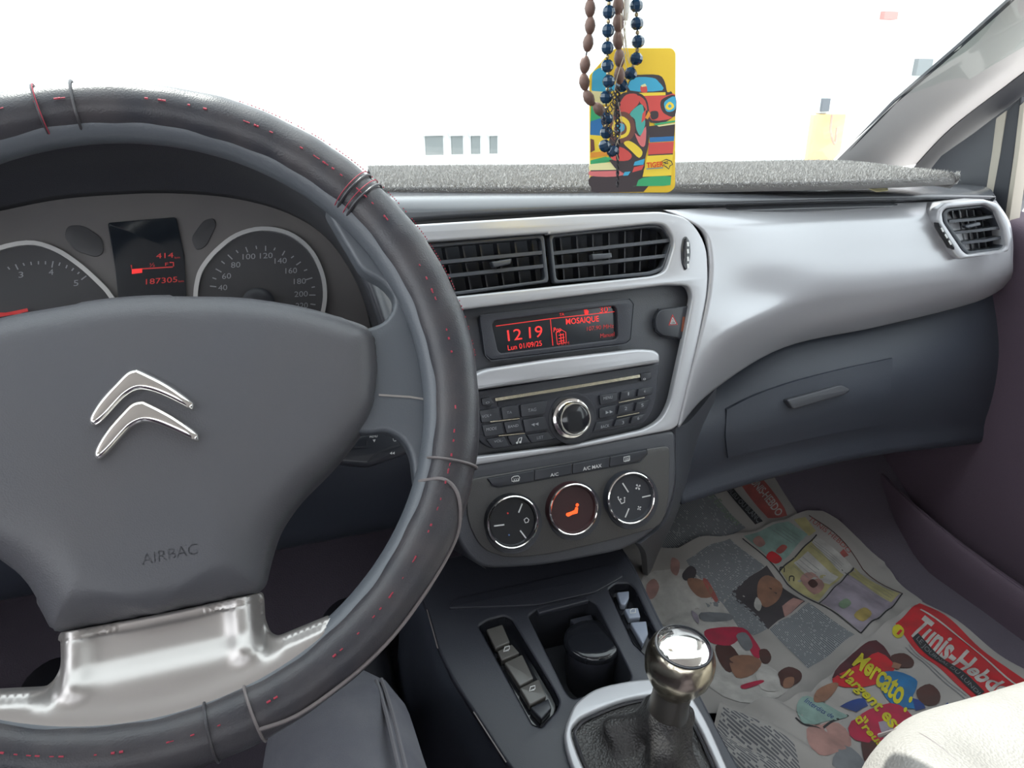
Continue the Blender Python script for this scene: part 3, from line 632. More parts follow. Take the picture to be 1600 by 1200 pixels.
# hood: face outline -> lip -> outside
arch = [(-420, 640), (-410, 470), (-330, 330), (-200, 262), (-60, 232), (80, 220), (200, 216), (300, 222), (390, 244), (462, 284), (522, 345), (562, 420), (592, 500), (610, 570), (615, 640)]
fa = [CL.hit(x, y, 0) for x, y in fo]
mid_ = [CL.hit(x, y, .035) for x, y in [((a[0]+b[0])/2, (a[1]+b[1])/2-2) for a, b in zip(fo, arch)]]
lip = [CL.hit(x, y, .075) for x, y in arch]
lip2 = [CL.hit(200+(x-200)*1.03, 640+(y-640)*1.035, .078) for x, y in arch]
ou = [CL.hit(200+(x-200)*1.05, 640+(y-640)*1.075, .060) for x, y in arch]
ou2 = [CL.hit(200+(x-200)*1.05, 640+(y-640)*1.12, .0) for x, y in arch]
ou3 = [p + Vec((0, .14, -.05)) for p in ou2]
obj('hood', loft([fa, mid_, lip, lip2, ou, ou2, ou3], 5, 3, .004, tdir=(0, .3, -1)), M_dash, ic, angle=180)
rgl = [(-290, 560), (-270, 480), (-215, 405), (-120, 380), (-60, 400), (-20, 385), (41, 379), (85, 390), (124, 416), (152, 440), (170, 457), (178, 475), (180, 540), (150, 600)]
rgl = [(-75, 540), (-70, 470), (-55, 430), (-20, 395), (41, 379), (85, 389), (124, 414), (155, 442), (171, 460), (179, 480), (180, 540)]
rgr = [(303, 540), (305, 470), (308, 440), (316, 418), (338, 391), (370, 367), (409, 357), (450, 364), (482, 387), (501, 420), (508, 455), (504, 490), (490, 540)]
for rg, nm in ((rgl, 'rev_counter'), (rgr, 'speedometer')):
    sc_ = [tuple(v) for v in crv(rg, 4)]
    dd = obj(nm, plate(sc_, CL, .0005, .002), M_dial, ic)
    obj('ring', stroke(rg, CL, .005, .0031, .004, sm=4), M_ring, dd)
    if nm == 'speedometer': spd = dd
    else: rev = dd
def ct(s, a, b, c, par, m=M_printlo, bold=0): return tx(s, CL, a, b, c, .0026, m, par, 'numeral', bold)
for s, x, y, wd in (('40', 341, 454, 14), ('60', 347, 436, 14), ('80', 361, 418.5, 14.5), ('100', 379, 405.5, 20), ('120', 406, 404, 20), ('140', 429, 412, 19), ('160', 446, 427.5, 18), ('180', 459, 444, 19), ('200', 460, 464, 21), ('220', 462, 482, 19)):
    ct(s, (x, y), (x+wd, y-1.0), (x, y-8.5), spd)
for a, b in (((328, 447), (338, 448)), ((337, 420), (346, 425)), ((356, 398), (363, 405)), ((384, 386), (387, 394)), ((415, 384), (415, 392)), ((445, 392), (441, 399)), ((470, 409), (463, 414)), ((488, 434), (478, 437)), ((493, 461), (483, 461)), ((493, 476), (485, 475)),
             ((332, 434), (338, 436)), ((346, 408), (351, 412)), ((369, 391), (372, 395)), ((400, 384), (401, 389)), ((430, 387), (428, 391)), ((459, 400), (455, 403)), ((480, 421), (475, 423)), ((492, 448), (487, 449))):
    obj('tick', stroke([a, b], CL, .0026, .0008, .0003), M_printlo, spd, smooth=False)
for s, x, y in (('3', 29, 434), ('4', 76, 430), ('5', 115, 447)): ct(s, (x, y), (x+7.5, y-.7), (x, y-9), rev)
for a, b in (((24, 413), (28, 421)), ((83, 408), (81, 418)), ((135, 431), (127, 437)), ((139, 473), (135, 476)), ((36, 411), (38, 415)), ((48, 409), (49, 414)), ((60, 408), (60, 413)), ((71, 408), (71, 413)), ((94, 410), (92, 415)), ((105, 414), (103, 419)), ((115, 419), (112, 423)), ((124, 425), (121, 428)), ((12, 417), (15, 421))):
    obj('tick', stroke([a, b], CL, .0026, .0008, .0003), M_printlo, rev, smooth=False)
nd = obj('needle', stroke([(-20, 496), (20, 489), (43, 484)], CL, .006, .0022, .0008), M_redlo, rev, smooth=False, label='red needle'); obj('needle_line', stroke([(-20, 489), (43, 491)], CL, .006, .0012, .0006), M_redlo, nd, smooth=False)
obj('needle', plate([(392, 459), (402, 452), (404, 454), (410, 462), (400, 470)], CL, .003, .006), M_redlo, spd, smooth=False)
obj('hub', lathe(CL, CL.loc(404, 474, .008), [(.012, .003), (.012, .008), (.008, .010), (0, .010)], 24), M_btn, spd)
for px in ([(105, 352), (130, 352), (160, 372), (162, 395), (150, 402), (118, 392), (100, 370)], [(298, 372), (318, 344), (334, 340), (338, 352), (322, 385), (306, 392)]):
    obj('warning_lamp_window', plate([tuple(v) for v in px], CL, .0002, .0012, .0004, .004), M_dial, ic)
lc = obj('trip_display', plate([(168, 348), (275, 339), (288, 400), (294, 520), (190, 520), (180, 420)], CL, .0004, .0024, .0004, .002), M_screen, ic)
def cl(p, wd=.0008, m=M_redlo): return obj('display_line', stroke(p, CL, .0028, wd, .0003), m, lc, smooth=False)
def cx(s, a, b, c, m=M_redlo, bold=0): return tx(s, CL, a, b, c, .0028, m, lc, 'display_digits', bold)
cx('414', (244, 404), (271, 402.5), (244, 396)); cx('km', (273, 404), (281, 403.5), (273, 401)); cx('187305', (228, 444.5), (277, 440.5), (228, 436)); cx('km', (279, 441), (287, 440.5), (279, 438))
obj('fuel_bar', plate([(206, 421), (222, 419.5), (222, 426), (206, 428)], CL, .0026, .003), M_red, lc, smooth=False, label='red fuel bar')
cl([(205, 414), (206, 421), (238, 419), (270, 417)]); cx('½', (234, 417), (242, 416.5), (234, 411)); cx('F', (258, 415.5), (263, 415), (258, 410.5)); cl([(265, 410), (271, 410), (271, 416)])

# ============================================================ steering wheel
tw_ = math.radians(33.6)
WP = Plane((-.0702, .4184, .9445), (0, -math.cos(tw_), math.sin(tw_)))
sw = thing('steering_wheel', 'dark steering wheel in a worn leather cover with silver lower spoke', 'steering wheel', tuple(WP.o))
def torus(pl, Rr, r, h, a0=0, a1=2*math.pi, n=160, seg=20, wob=None):
    pts = []; rr = []
    for k in range(n + (0 if a1-a0 > 6.28 else 1)):
        t = a0+(a1-a0)*k/n; e = wob(t) if wob else 0
        pts.append(pl.at(math.cos(t)*Rr, math.sin(t)*Rr, h)); rr.append(r+e)
    return tube(pts, rr, seg, a1-a0 > 6.28, up=pl.n)
obj('rim', torus(WP, .1700, .0118, -.002), M_rim, sw, angle=180)
def wob(t): return .00025*math.sin(t*17)+.00018*math.sin(t*41+1)+.0003*math.sin(t*7) + (.0012 if -.62 < t < -.05 else 0)
def pa(px, py, h=.012): u_, v_ = WP.loc(px, py, h); return math.atan2(v_, u_)
cov = obj('leather_cover', torus(WP, .1772, .0150, .0015, n=240, seg=24, wob=wob), M_leather, sw, angle=180)
def ringseam(px, py, wd=.0011, m=M_seam, r=.0158, n='cover_seam'):
    t = pa(px, py); c = WP.at(math.cos(t)*.1772, math.sin(t)*.1772, .0015); e = (WP.u*math.cos(t)+WP.v*math.sin(t))
    pts = [c + e*math.cos(a)*r + WP.n*math.sin(a)*r for a in [2*math.pi*k/28 for k in range(28)]]
    return obj(n, tube(pts, wd, 6, True), m, cov)
for p in ((62, 175), (118, 170), (546, 300), (560, 315), (706, 720), (332, 1165), (405, 1140)): ringseam(*p, m=M_leather if p[0] not in (706, 405) else M_seam, wd=.0008)
ringseam(64, 175, .0003, M_stitch, .0163); ringseam(541, 297, .0003, M_stitch, .0163); ringseam(554, 310, .0003, M_stitch, .0163)
# stitching along the cover: worn, some lengths gone
V, Fc = [], []
t = 0; random.seed(3)
bare = [(pa(*a), pa(*b)) for a, b in (((230, 160), (140, 160)), ((735, 600), (735, 640)))]
while t < 2*math.pi:
    dt = random.uniform(.007, .014); tt = t if t < math.pi else t-2*math.pi
    den = .22 if 1.4 < tt < 2.2 else (.26 if .2 < tt < 1.4 else .20)
    if not any(b[0] < tt < b[1] for b in bare) and random.random() < den:
        for ph in ((.95, ) if tt < -.1 else (1.15,)):
            vs_, fs_ = [], []
            rr_ = .0157+.0002
            if -.62 < tt < -.05: rr_ += .0012
            ps = [WP.at(math.cos(t+q)*(.1772+rr_*math.cos(ph+random.uniform(-.05, .05))*-.35), math.sin(t+q)*(.1772+rr_*math.cos(ph)*-.35), .0015+rr_*math.sin(math.acos(-.35*math.cos(ph)))) for q in (0, dt*.45, dt*.9)]
            a_ = tube(ps, random.uniform(.00025, .00065), 5); n0 = len(V); V += a_[0]; Fc += [tuple(i+n0 for i in f) for f in a_[1]]
    if 0 < tt < 1.2 or tt > 5.9:
        if random.random() < .7:                       # perforated outer band
            rr_ = .0160; ph = .5
            ps = [WP.at(math.cos(t+q)*(.1772+rr_*math.cos(ph)), math.sin(t+q)*(.1772+rr_*math.cos(ph)), .0015+rr_*math.sin(ph)) for q in (0, dt*.2, dt*.4)]
            a_ = tube(ps, .00035, 5); n0 = len(V); V += a_[0]; Fc += [tuple(i+n0 for i in f) for f in a_[1]]
    t += dt
obj('stitching', (V, Fc), M_stitch, cov, kind='stuff', label='frayed red stitching')
fold = [(655, 752), (690, 748), (710, 762), (719, 790), (716, 830), (700, 868), (672, 915), (630, 975), (580, 1030), (520, 1080), (460, 1120), (405, 1140)]
def wsurf(px, py, lift=.0):                             # point on the cover tube seen at this pixel
    d = ray(px, py).normalized(); s_ = .25
    while s_ < .8:
        q = CAM + d*s_; r_ = q-WP.o; u_, v_, h_ = r_.dot(WP.u), r_.dot(WP.v), r_.dot(WP.n)
        if math.hypot(math.hypot(u_, v_)-.1772, h_-.0015) < .0158+lift: return q
        s_ += .0006
    return WP.hit(px, py, .004)
obj('cover_fold', tube(crv([wsurf(*p) for p in fold], 5), .0011, 8), M_seam, cov, label='curled edge of the cover')
# airbag pad and hub
pr_ = [(240, 462), (380, 464), (470, 479), (540, 499), (575, 512), (588, 530), (593, 580), (588, 635), (572, 668), (530, 722), (470, 780), (436, 830), (420, 885), (411, 928)]
HP = -.012
lr = [WP.loc(x, y, HP) for x, y in pr_]
full = [(u_, v_) for u_, v_ in lr if u_ > .004]; full = full + [(-u_, v_) for u_, v_ in reversed(full)]
full = rnd(full, .02, 5)
def padh_(u_, v_, d_):
    t_ = min(1, d_/.022); q_ = abs(u_)/(abs(u_)+d_+1e-6); return -.016 + .022*(1-(1-t_)**2.4)**(1/2.4) - .006*sst(.50, .90, q_)*sst(-.035, -.10, v_)
obj('airbag_pad', hfield(full, WP, padh_, .0045, .03), M_pad, sw, angle=180)
PP = WP.up(.0062)
def padh(px, py):                                         # height of pad surface under a pixel (bounded)
    return .0062
ap_ = sw
up_ = [(212, 577), (221, 579), (262, 600), (300, 627), (303, 637), (301, 641), (292, 638), (262, 623), (236, 613), (216, 611), (200, 619), (187, 631), (165, 655), (150, 666), (143, 664), (140, 654), (150, 635), (164, 617), (180, 600), (198, 582)]
lo_ = [(221, 626), (232, 629), (270, 649), (306, 674), (311, 684), (310, 690), (300, 688), (272, 675), (245, 664), (225, 661), (208, 668), (194, 681), (172, 706), (158, 718), (150, 717), (148, 706), (157, 687), (171, 667), (187, 649), (205, 631)]
for q in (up_, lo_):
    lc2 = [WP.loc(x, y, .0075) for x, y in q]; cc = [tuple(v) for v in crv(lc2, 4, True)]
    obj('chevron_emblem', plate2([cc], WP, .0035, .0108, .0034, 5), M_chrome, sw, angle=60, label='chrome chevron')
tx('AIRBAG', WP, (222, 883), (310, 865), (221, 866), .0060, mat('embossed letters', (.045, .045, .052), .5), sw, 'embossed_lettering')
# side spokes (right and mirrored left)
spk = [(505, 318), (530, 362), (565, 421), (600, 440), (617, 462), (615, 484), (600, 503), (575, 512), (540, 520), (540, 672), (575, 677), (607, 672), (632, 688), (644, 712), (650, 765), (680, 760), (712, 640), (700, 520), (665, 430), (605, 345), (550, 300)]
sl = [WP.loc(x, y, -.006) for x, y in spk]
obj('side_spoke', plate2([rnd(sl, .006)], WP, -.022, -.006, .003, 3), M_rim, sw); obj('side_spoke', plate2([rnd([(-a, b) for a, b in reversed(sl)], .006)], WP, -.022, -.006, .003, 3), M_rim, sw)
obj('spoke_seam', stroke([(592, 617), (640, 620), (678, 626)], WP, -.0054, .0012, .001), M_silver2, sw)
# lower silver spoke
bt = [(300, 950), (408, 926), (411, 975), (420, 994), (432, 998), (515, 963), (519, 970), (517, 1022), (470, 1058), (400, 1094), (340, 1118), (282, 1136)]
bl = [WP.loc(x, y, -.006) for x, y in bt]; bl = [p for p in bl if p[0] > .003]
bo = bl + [(-a, b) for a, b in reversed(bl)]
top_ = WP.loc(410, 926, -.004); xt = top_[0]; yt = top_[1]; yb = WP.loc(330, 1062, 0)[1]
def spkh(u_, v_, d_):
    r_ = math.hypot(u_, v_); a_ = abs(u_)/xt
    base = .0035 + .004*sst(.150, .164, r_)
    t_ = max(0, min(1, (v_-yb)/(yt-yb))); tt_ = sst(0, .55, t_)
    w_ = sst(.96, 1.16, a_); e_ = sst(.84, 1.0, a_)
    hc = base*(1-tt_) + (.001-.014*t_)*tt_ + .0055*math.exp(-((a_-.76)/.13)**2)*sst(.02, .35, t_) - .012*e_*sst(.1, .5, t_)
    h_ = hc*(1-w_) + base*w_
    return h_ - .004*(1-sst(0, .006, d_))*(0 if v_ > yt-.004 else 1)
obj('lower_spoke', hfield(rnd(bo, .004), WP, spkh, .0022, .02), M_silver2, sw, label='satin silver fluted spoke', angle=180)
obj('hub', lathe(WP, (0, 0), [(.055, -.10), (.06, -.045), (.06, -.03), (0, -.03)], 32), M_black, sw)

# column shroud, radio stalk
csd = thing('steering_column', 'dark steering column shroud with audio control stalk behind the wheel', 'column', (-.07, .55, .88))
CP = Plane((-.07, .54, .86), (0, -math.cos(tw_), math.sin(tw_)))
obj('shroud', lathe(CP, (0, -.004), [(.062, -.10), (.066, -.02), (.060, .02), (.05, .03), (0, .032)], 32, 1.15, .95), M_black, csd)
ST = Plane(atY(600, 695, .47), (0, -math.cos(tw_), math.sin(tw_)))
st = obj('audio_stalk', plate([(500, 700), (550, 684), (575, 676), (607, 672), (634, 690), (646, 703), (632, 709), (578, 728), (530, 724), (500, 715)], ST, -.014, 0, .003, .004), M_btn, csd)
obj('stalk_groove', stroke([(575, 722), (590, 706), (632, 693)], ST, .0005, .0016, .0008), M_pit, st); obj('stalk_button', stroke([(552, 699), (572, 698), (574, 688)], ST, .0005, .0012, .0008), M_pit, st)
tx('MENU', ST, (577.5, 684), (590, 683), (577.5, 679), .0004, M_print, st, bold=.02); tx('C', ST, (614, 690), (619, 689.5), (613.5, 681.5), .0004, M_print, st)
obj('arrow', plate([(582.5, 687), (587, 686.5), (585, 691)], ST, 0, .0005), M_print, st, smooth=False)
for x_ in (609, 613): obj('arrow', plate([(x_, 708.5), (x_+3.6, 705.5), (x_+3.6, 710)], ST, 0, .0005), M_print, st, smooth=False)
obj('pedal', plate2([rnd([(-.03, -.03), (.03, -.03), (.03, .03), (-.03, .03)], .008)], Plane((.02, .86, .62), (0, -.8, .6)), -.008, .004, .002), mat('pedal rubber', (.07, .07, .08), .7), None)
pd = bpy.data.objects['pedal']; tag(pd, 'grey rubber brake pedal in the dark footwell behind the wheel', 'pedal')

# ============================================================ centre console
CN = Plane(atY(900, 1000, .56), (0, -math.sin(math.radians(12)), math.cos(math.radians(12))), (1, 0, 0))
co = thing('centre_console', 'dark floor console with window switches and a cup well behind the gear lever', 'console', (.3, .3, .42))
top = [(640, 880), (655, 925), (668, 955), (684, 1013), (708, 1062), (740, 1112), (791, 1191), (900, 1330), (1260, 1330), (1155, 1200), (1035, 977), (990, 885), (960, 840), (760, 860)]
cup = [(826, 962, .004), (840, 953, .004), (918, 936, .004), (932, 945, .004), (975, 1030, .01), (990, 1062, .01), (925, 1082, .01), (895, 1092, .01), (884, 1080, .01)]
swl = [(748, 978, .003), (762, 969, .003), (788, 962, .003), (800, 968, .003), (866, 1078, .004), (874, 1095, .003), (870, 1108, .003), (846, 1136, .002), (832, 1131, .002)]
swr = [(951, 921, .003), (962, 912, .003), (982, 911, .003), (992, 920, .003), (1026, 990, .003), (1024, 1006, .003), (1010, 1024, .003), (990, 1005, .003)]
gfo = [(881, 1162), (890, 1120), (905, 1098), (940, 1078), (1010, 1066), (1060, 1074), (1095, 1120), (1128, 1190), (1165, 1280), (1180, 1330), (960, 1340), (905, 1235)]
gfi = [(893, 1158), (899, 1136), (920, 1122), (975, 1101), (1030, 1092), (1062, 1098), (1084, 1130), (1117, 1200), (1150, 1285), (1155, 1310), (970, 1320), (922, 1230)]
def cv2(q): return [tuple(v) for v in crv([CN.loc(x, y, .0) for x, y in q], 5, True)]
cup_l = rnd([CN.loc(p[0], p[1], 0) + tuple(p[2:]) for p in cup], .01); swl_l = rnd([CN.loc(p[0], p[1], 0) + tuple(p[2:]) for p in swl], .003); swr_l = rnd([CN.loc(p[0], p[1], 0) + tuple(p[2:]) for p in swr], .003)
gi_l = cv2(gfi); go_l = cv2(gfo)
top_l = rnd([CN.loc(p[0], p[1], 0) for p in top], .01)
obj('body', plate2([top_l, cup_l, swl_l, swr_l, [(a*1, b) for a, b in gi_l]], CN, -.02, 0, .003, 3), M_black, co)
# sides down to the floor
sl_ = [CN.hit(x, y, -.004) for x, y in [(640, 880), (655, 925), (668, 955), (684, 1013), (708, 1062), (740, 1112), (791, 1191), (900, 1330)]]
obj('side_panel', loft([sl_, [p+Vec((-.008, 0, -.02)) for p in sl_], [Vec((p.x-.018, p.y, .5)) for p in sl_], [Vec((p.x-.03, p.y, .39)) for p in sl_]], 4, 5, .006, tdir=(1, 0, 0)), M_lower, co)
sr_ = [CN.hit(x, y, -.004) for x, y in [(960, 840), (990, 885), (1035, 977), (1090, 1080), (1155, 1200), (1260, 1330)]]
obj('side_panel', loft([sr_, [p+Vec((.006, 0, -.02)) for p in sr_], [Vec((p.x+.012, p.y, .5)) for p in sr_], [Vec((p.x+.018, p.y, .39)) for p in sr_]], 4, 5, .006, tdir=(-1, 0, 0)), M_lower, co)
for q_ in ([(667, 952), (684, 1013)], [(740, 1112), (765, 1151), (791, 1191)]): obj('edge_highlight', stroke(q_, CN, .0004, .0012, .0004), M_seam, co)  # highlight along the console edge, painted as pale strips
def well(lp, d, m, name, lab=None):
    n = len(lp); t = [CN.at(a, b, -.001) for a, b in lp]; c = sum((Vec(q) for q in lp), Vec((0, 0)))/n
    bt_ = [CN.at(c.x+(a-c.x)*.93, c.y+(b-c.y)*.93, -d) for a, b in lp]
    vs = t+bt_; fs = [(i, i+n, (i+1) % n+n, (i+1) % n) for i in range(n)] + [tuple(range(n, 2*n))]
    return obj(name, (vs, fs), m, co)
well(cup_l, .065, M_pit, 'cup_well'); wl = well(swl_l, .012, M_gloss, 'switch_recess'); wr = well(swr_l, .012, M_gloss, 'switch_recess')
obj('well_lip', plate([(838, 951), (917, 932), (920, 938), (842, 958)], CN, -.002, .004, .0015, .001), M_black, co)
obj('lip_mark', stroke([(857, 931), (863, 930)], CN, .0004, .002, .0003), M_printlo, co)
obj('lip_tray', plate([(700, 950), (712, 935), (960, 880), (975, 900), (930, 925), (840, 945)], CN, -.001, .0025, .001, .004), M_black, co)
M_rock = mat('worn satin rocker', (.10, .095, .09), .25)
M_rocklit = mat('bluish-lit rocker', (.26, .29, .36), .25)  # bluish light on the right-hand switches is put into this colour
for q, m, p in (([(760, 983), (785, 975), (797, 1003), (774, 1013)], M_rock, wl), ([(777, 1017), (800, 1006), (812, 1020), (784, 1032)], M_rock, wl), ([(788, 1035), (816, 1022), (834, 1060), (812, 1072)], M_rock, wl),
                ([(812, 1075), (842, 1060), (854, 1088), (828, 1102)], M_rock, wl), ([(829, 1105), (857, 1091), (862, 1106), (846, 1124)], M_btn, wl),
                ([(964, 925), (983, 923), (983, 934), (977, 945), (970, 944)], M_rocklit, wr), ([(976, 951), (997, 949), (1001, 964), (983, 966)], M_rocklit, wr), ([(985, 972), (1010, 970), (1013, 990), (1005, 1006)], M_rocklit, wr)):
    obj('rocker_switch', plate(q, CN, -.012, -.003, .0014, .0015), m, p)
for q, p in ((792, 1013), wl), ((832, 1075), wl), ((989, 955), wr):
    x_, y_ = q
    obj('window_symbol', stroke([(x_-5, y_+5), (x_-3, y_-2), (x_+4, y_-4), (x_+4, y_+1), (x_-5, y_+5), (x_+3, y_+3)] if p is wl else [(x_-4, y_+3), (x_-4, y_-2), (x_-1, y_-4), (x_+4, y_-4), (x_+4, y_+2)], CN, -.0024, .0009, .0003, True), M_print, p, smooth=False)
obj('gaiter_frame', plate2([go_l, gi_l], CN, -.002, .0065, .003, 4), M_silver, co, label='silver gaiter frame')
# lidded bin in the cup well
bn = thing('ashtray_bin', 'round black lidded bin standing in the console cup well', 'bin', tuple(CN.hit(919, 1060, -.05)))
BX = atY(919, 992, .575); BPl = Plane((BX.x, BX.y, 0), (0, -.02, 1), (1, 0, 0)); zb = BX.z
br = .0300
obj('cup', lathe(BPl, (0, 0), [(br*.80, zb-.078), (br*.86, zb-.072), (br*.93, zb-.02), (br*.97, zb-.012), (br*.97, zb-.004), (br*.9, zb-.002)], 40), M_black, bn)
obj('lid', lathe(BPl, (0, 0), [(br*.94, zb-.004), (br*1.03, zb-.003), (br*1.04, zb+.001), (br*.99, zb+.0045), (br*.9, zb+.006), (br*.7, zb+.0066), (0, zb+.007)], 40), M_gloss, bn)
obj('lid_hinge', plate2([rnd([(-.010, .024), (.012, .024), (.014, .034), (-.012, .034)], .002)], BPl, zb-.006, zb+.006, .001), M_black, bn)

# ============================================================ gear lever
KP = atY(1062, 1035, .42); Bp = CN.hit(1030, 1205, .0)
gv = thing('gear_lever', 'gear lever with a worn chrome ball knob and black leather gaiter', 'gear lever', tuple(Bp))
ax = (KP - (Bp + Vec((0, .0, .0)))); ax = Vec((ax.x*.3, -.12*ax.length, ax.z)).normalized()
KL = Plane(KP, ax, (1, 0, 0)); kr_ = (KP-CAM).length*52/F*.96
obj('knob', lathe(KL, (0, 0), [(kr_*.58, -kr_*1.02), (kr_*.64, -kr_*.93), (kr_*.80, -kr_*.66), (kr_*.95, -kr_*.34), (kr_, 0), (kr_*.985, kr_*.22), (kr_*.92, kr_*.45), (kr_*.83, kr_*.60), (kr_*.78, kr_*.655)], 56), M_dullchrome, gv, label='worn chrome ball', angle=180)
obj('knob_groove', lathe(KL, (0, 0), [(kr_*.82, kr_*.60), (kr_*.80, kr_*.66), (kr_*.75, kr_*.67)], 56, cap=False), M_pit, gv)
obj('knob_cap', lathe(KL, (0, 0), [(kr_*.765, kr_*.62), (kr_*.76, kr_*.685), (kr_*.70, kr_*.735), (kr_*.5, kr_*.80), (kr_*.25, kr_*.835), (0, kr_*.845)], 56), M_chrome, gv, label='polished chrome cap')
obj('collar', lathe(KL, (0, 0), [(kr_*.60, -kr_*2.15), (kr_*.62, -kr_*2.0), (kr_*.56, -kr_*1.5), (kr_*.57, -kr_*1.02), (kr_*.50, -kr_*.95)], 40), mat('dark neck leather', (.05, .045, .04), .3), gv)
nk = KP - ax*kr_*1.9
rowsG = []; NS = 26
base_c = Vec((sum(a for a, b in gi_l)/len(gi_l), sum(b for a, b in gi_l)/len(gi_l)))
random.seed(5); ph = [random.uniform(0, 6.28) for _ in range(6)]
for k, t_ in enumerate((0, .12, .28, .45, .62, .78, .92, 1.0)):
    rw = []
    for i in range(NS):
        a_ = 2*math.pi*i/NS
        q = gi_l[int(i/NS*len(gi_l)) % len(gi_l)]; pb = CN.at(*q, .001)
        e = (pb - (nk - ax*.0)); th_ = math.atan2(q[1]-base_c.y, q[0]-base_c.x)
        pt_ = nk + (KL.u*math.cos(th_) + KL.v*math.sin(th_))*kr_*.60
        s_ = 1-(1-t_)**1.0; w_ = t_**.62
        p = pb*(1-w_) + pt_*w_; hh_ = t_**1.7; p = Vec((p.x, p.y, pb.z*(1-hh_)+pt_.z*hh_))
        am = math.sin(math.pi*t_)*.0055
        out_ = Vec((math.cos(th_), math.sin(th_), .4))
        p = p + out_*am*(math.sin(3*th_+ph[0]+t_*5)+.7*math.sin(5*th_+ph[1]-t_*7)+.5*math.sin(14*t_+ph[2]+th_))
        rw.append(p)
    rowsG.append(rw)
obj('gaiter', loft(rowsG, 3, 5, 0, cu=True), M_gait, gv, angle=180)
obj('gaiter_seam', tube([CN.at(*q, .003) for q in [(base_c.x+(a-base_c.x)*.95, base_c.y+(b-base_c.y)*.965) for a, b in gi_l]], .0016, 6, True), M_leather, gv)

# ============================================================ driver's legs
def skin(name, J, E_, m, parent):
    me = bpy.data.meshes.new(name); me.from_pydata([j[0] for j in J], E_, []); o = bpy.data.objects.new(name, me); S.collection.objects.link(o)
    md = o.modifiers.new('s', 'SKIN'); sub = o.modifiers.new('b', 'SUBSURF'); sub.levels = 2; sub.render_levels = 2
    sv = me.skin_vertices[0].data
    for i, j in enumerate(J): sv[i].radius = (j[1], j[2] if len(j) > 2 else j[1]); sv[i].use_root = (i == 0)
    bpy.context.view_layer.update(); dg = bpy.context.evaluated_depsgraph_get(); m2 = bpy.data.meshes.new_from_object(o.evaluated_get(dg))
    vs = [v.co.copy() for v in m2.vertices]; fs = [tuple(p.vertices) for p in m2.polygons]
    bpy.data.objects.remove(o); return vs, fs
pe = thing('person', "seated driver's legs in faded grey jeans below the steering wheel", 'person', (-.08, .2, .5))
J = [((-.08, -.18, .60), .12, .10), ((.0, -.10, .60), .10), ((.02, .14, .605), .088), ((.035, .36, .612), .074), ((.040, .475, .606), .066), ((.045, .53, .56), .062), ((.050, .60, .475), .052), ((.055, .66, .43), .042), ((.06, .74, .435), .034), ((.062, .80, .45), .026),
     ((-.17, -.10, .60), .10), ((-.21, .14, .600), .086), ((-.250, .36, .600), .072), ((-.262, .47, .592), .064), ((-.268, .53, .545), .060), ((-.27, .61, .47), .050), ((-.275, .66, .435), .042), ((-.28, .74, .437), .034), ((-.285, .80, .445), .026)]
E_ = [(0, 1), (1, 2), (2, 3), (3, 4), (4, 5), (5, 6), (6, 7), (7, 8), (8, 9), (0, 10), (10, 11), (11, 12), (12, 13), (13, 14), (14, 15), (15, 16), (16, 17), (17, 18)]
vs_, fs_ = skin('legs', [(tuple(Vec(j[0])+Vec((-.022 if i < 10 else 0, 0, 0))), *j[1:]) for i, j in enumerate(J)], E_, M_jeans, pe)
def crease(v):
    a = .0022*math.sin(v.y*55+v.x*22+math.sin(v.x*60)) + .0016*math.sin(v.z*90+v.y*40)
    return v + Vec((0, -.3, 1)).normalized()*a
obj('legs', ([crease(v) for v in vs_], fs_), M_jeans, pe, angle=180)
for dx in (0, .0045): obj('jeans_seam', tube(crv([Vec((.043+dx*.5, .18, .684)), Vec((.048+dx, .30, .680)), Vec((.052+dx, .42, .667)), Vec((.054+dx, .50, .638))], 8), .0016, 6), M_jseam, pe)
ft = [((-.0, 0, 0), .01)]
for sx_ in (.06, -.282):
    obj('shoe', loft([[Vec((sx_+a*w_, y, z)) for a, z in ((-1, .415), (-1.05, .43), (-.7, h_), (0, h_+.012), (.7, h_), (1.05, .43), (1, .415))] for y, w_, h_ in ((.66, .03, .47), (.70, .038, .485), (.76, .042, .475), (.83, .044, .462), (.88, .034, .452), (.90, .012, .445))], 4, 4, .003, tdir=(0, 0, -1)), M_rubber, pe)

# ============================================================ passenger seat
se = thing('passenger_seat', 'sunlit beige grey leather passenger seat, its front corner in view', 'seat', (.68, .0, .42))
fr = [atZ(x, y, .640) for x, y in ((1376, 1200), (1388, 1175), (1425, 1150), (1450, 1135), (1500, 1106), (1550, 1084), (1600, 1064), (1680, 1035))]
XL, XR = .362, .93
rowsS = []
for y, dz in ((-.30, -.03), (-.1, -.015), (.1, .0), (.2, .005), (.270, .006), (.304, -.002), (.326, -.024), (.334, -.065), (.328, -.14), (.305, -.19)):
    rw = []
    for u_, h_ in ((-1.0, -.16), (-1.02, -.07), (-.98, -.018), (-.90, .004), (-.78, .006), (-.66, -.004), (-.4, -.010), (0, -.012), (.4, -.010), (.66, -.004), (.8, .006), (.92, .002), (1.0, -.03), (1.02, -.14)):
        fy = y - (.035*abs(u_)**6 if y > .2 else 0) + .004*math.sin(u_*9)*(y > .2)
        z = .656 + dz + h_ + .0022*math.sin(u_*11+y*25)+.0016*math.sin(u_*27-y*40)
        if u_ <= -1 and dz < -.1: z = max(z, .43)
        rw.append(Vec(((XL+XR)/2 + (XR-XL)/2*u_*(.97 if y > .27 else 1), fy, max(z, .43))))
    rowsS.append(rw)
obj('seat_cushion', loft(rowsS, 4, 5, 0), M_seat, se, angle=180)
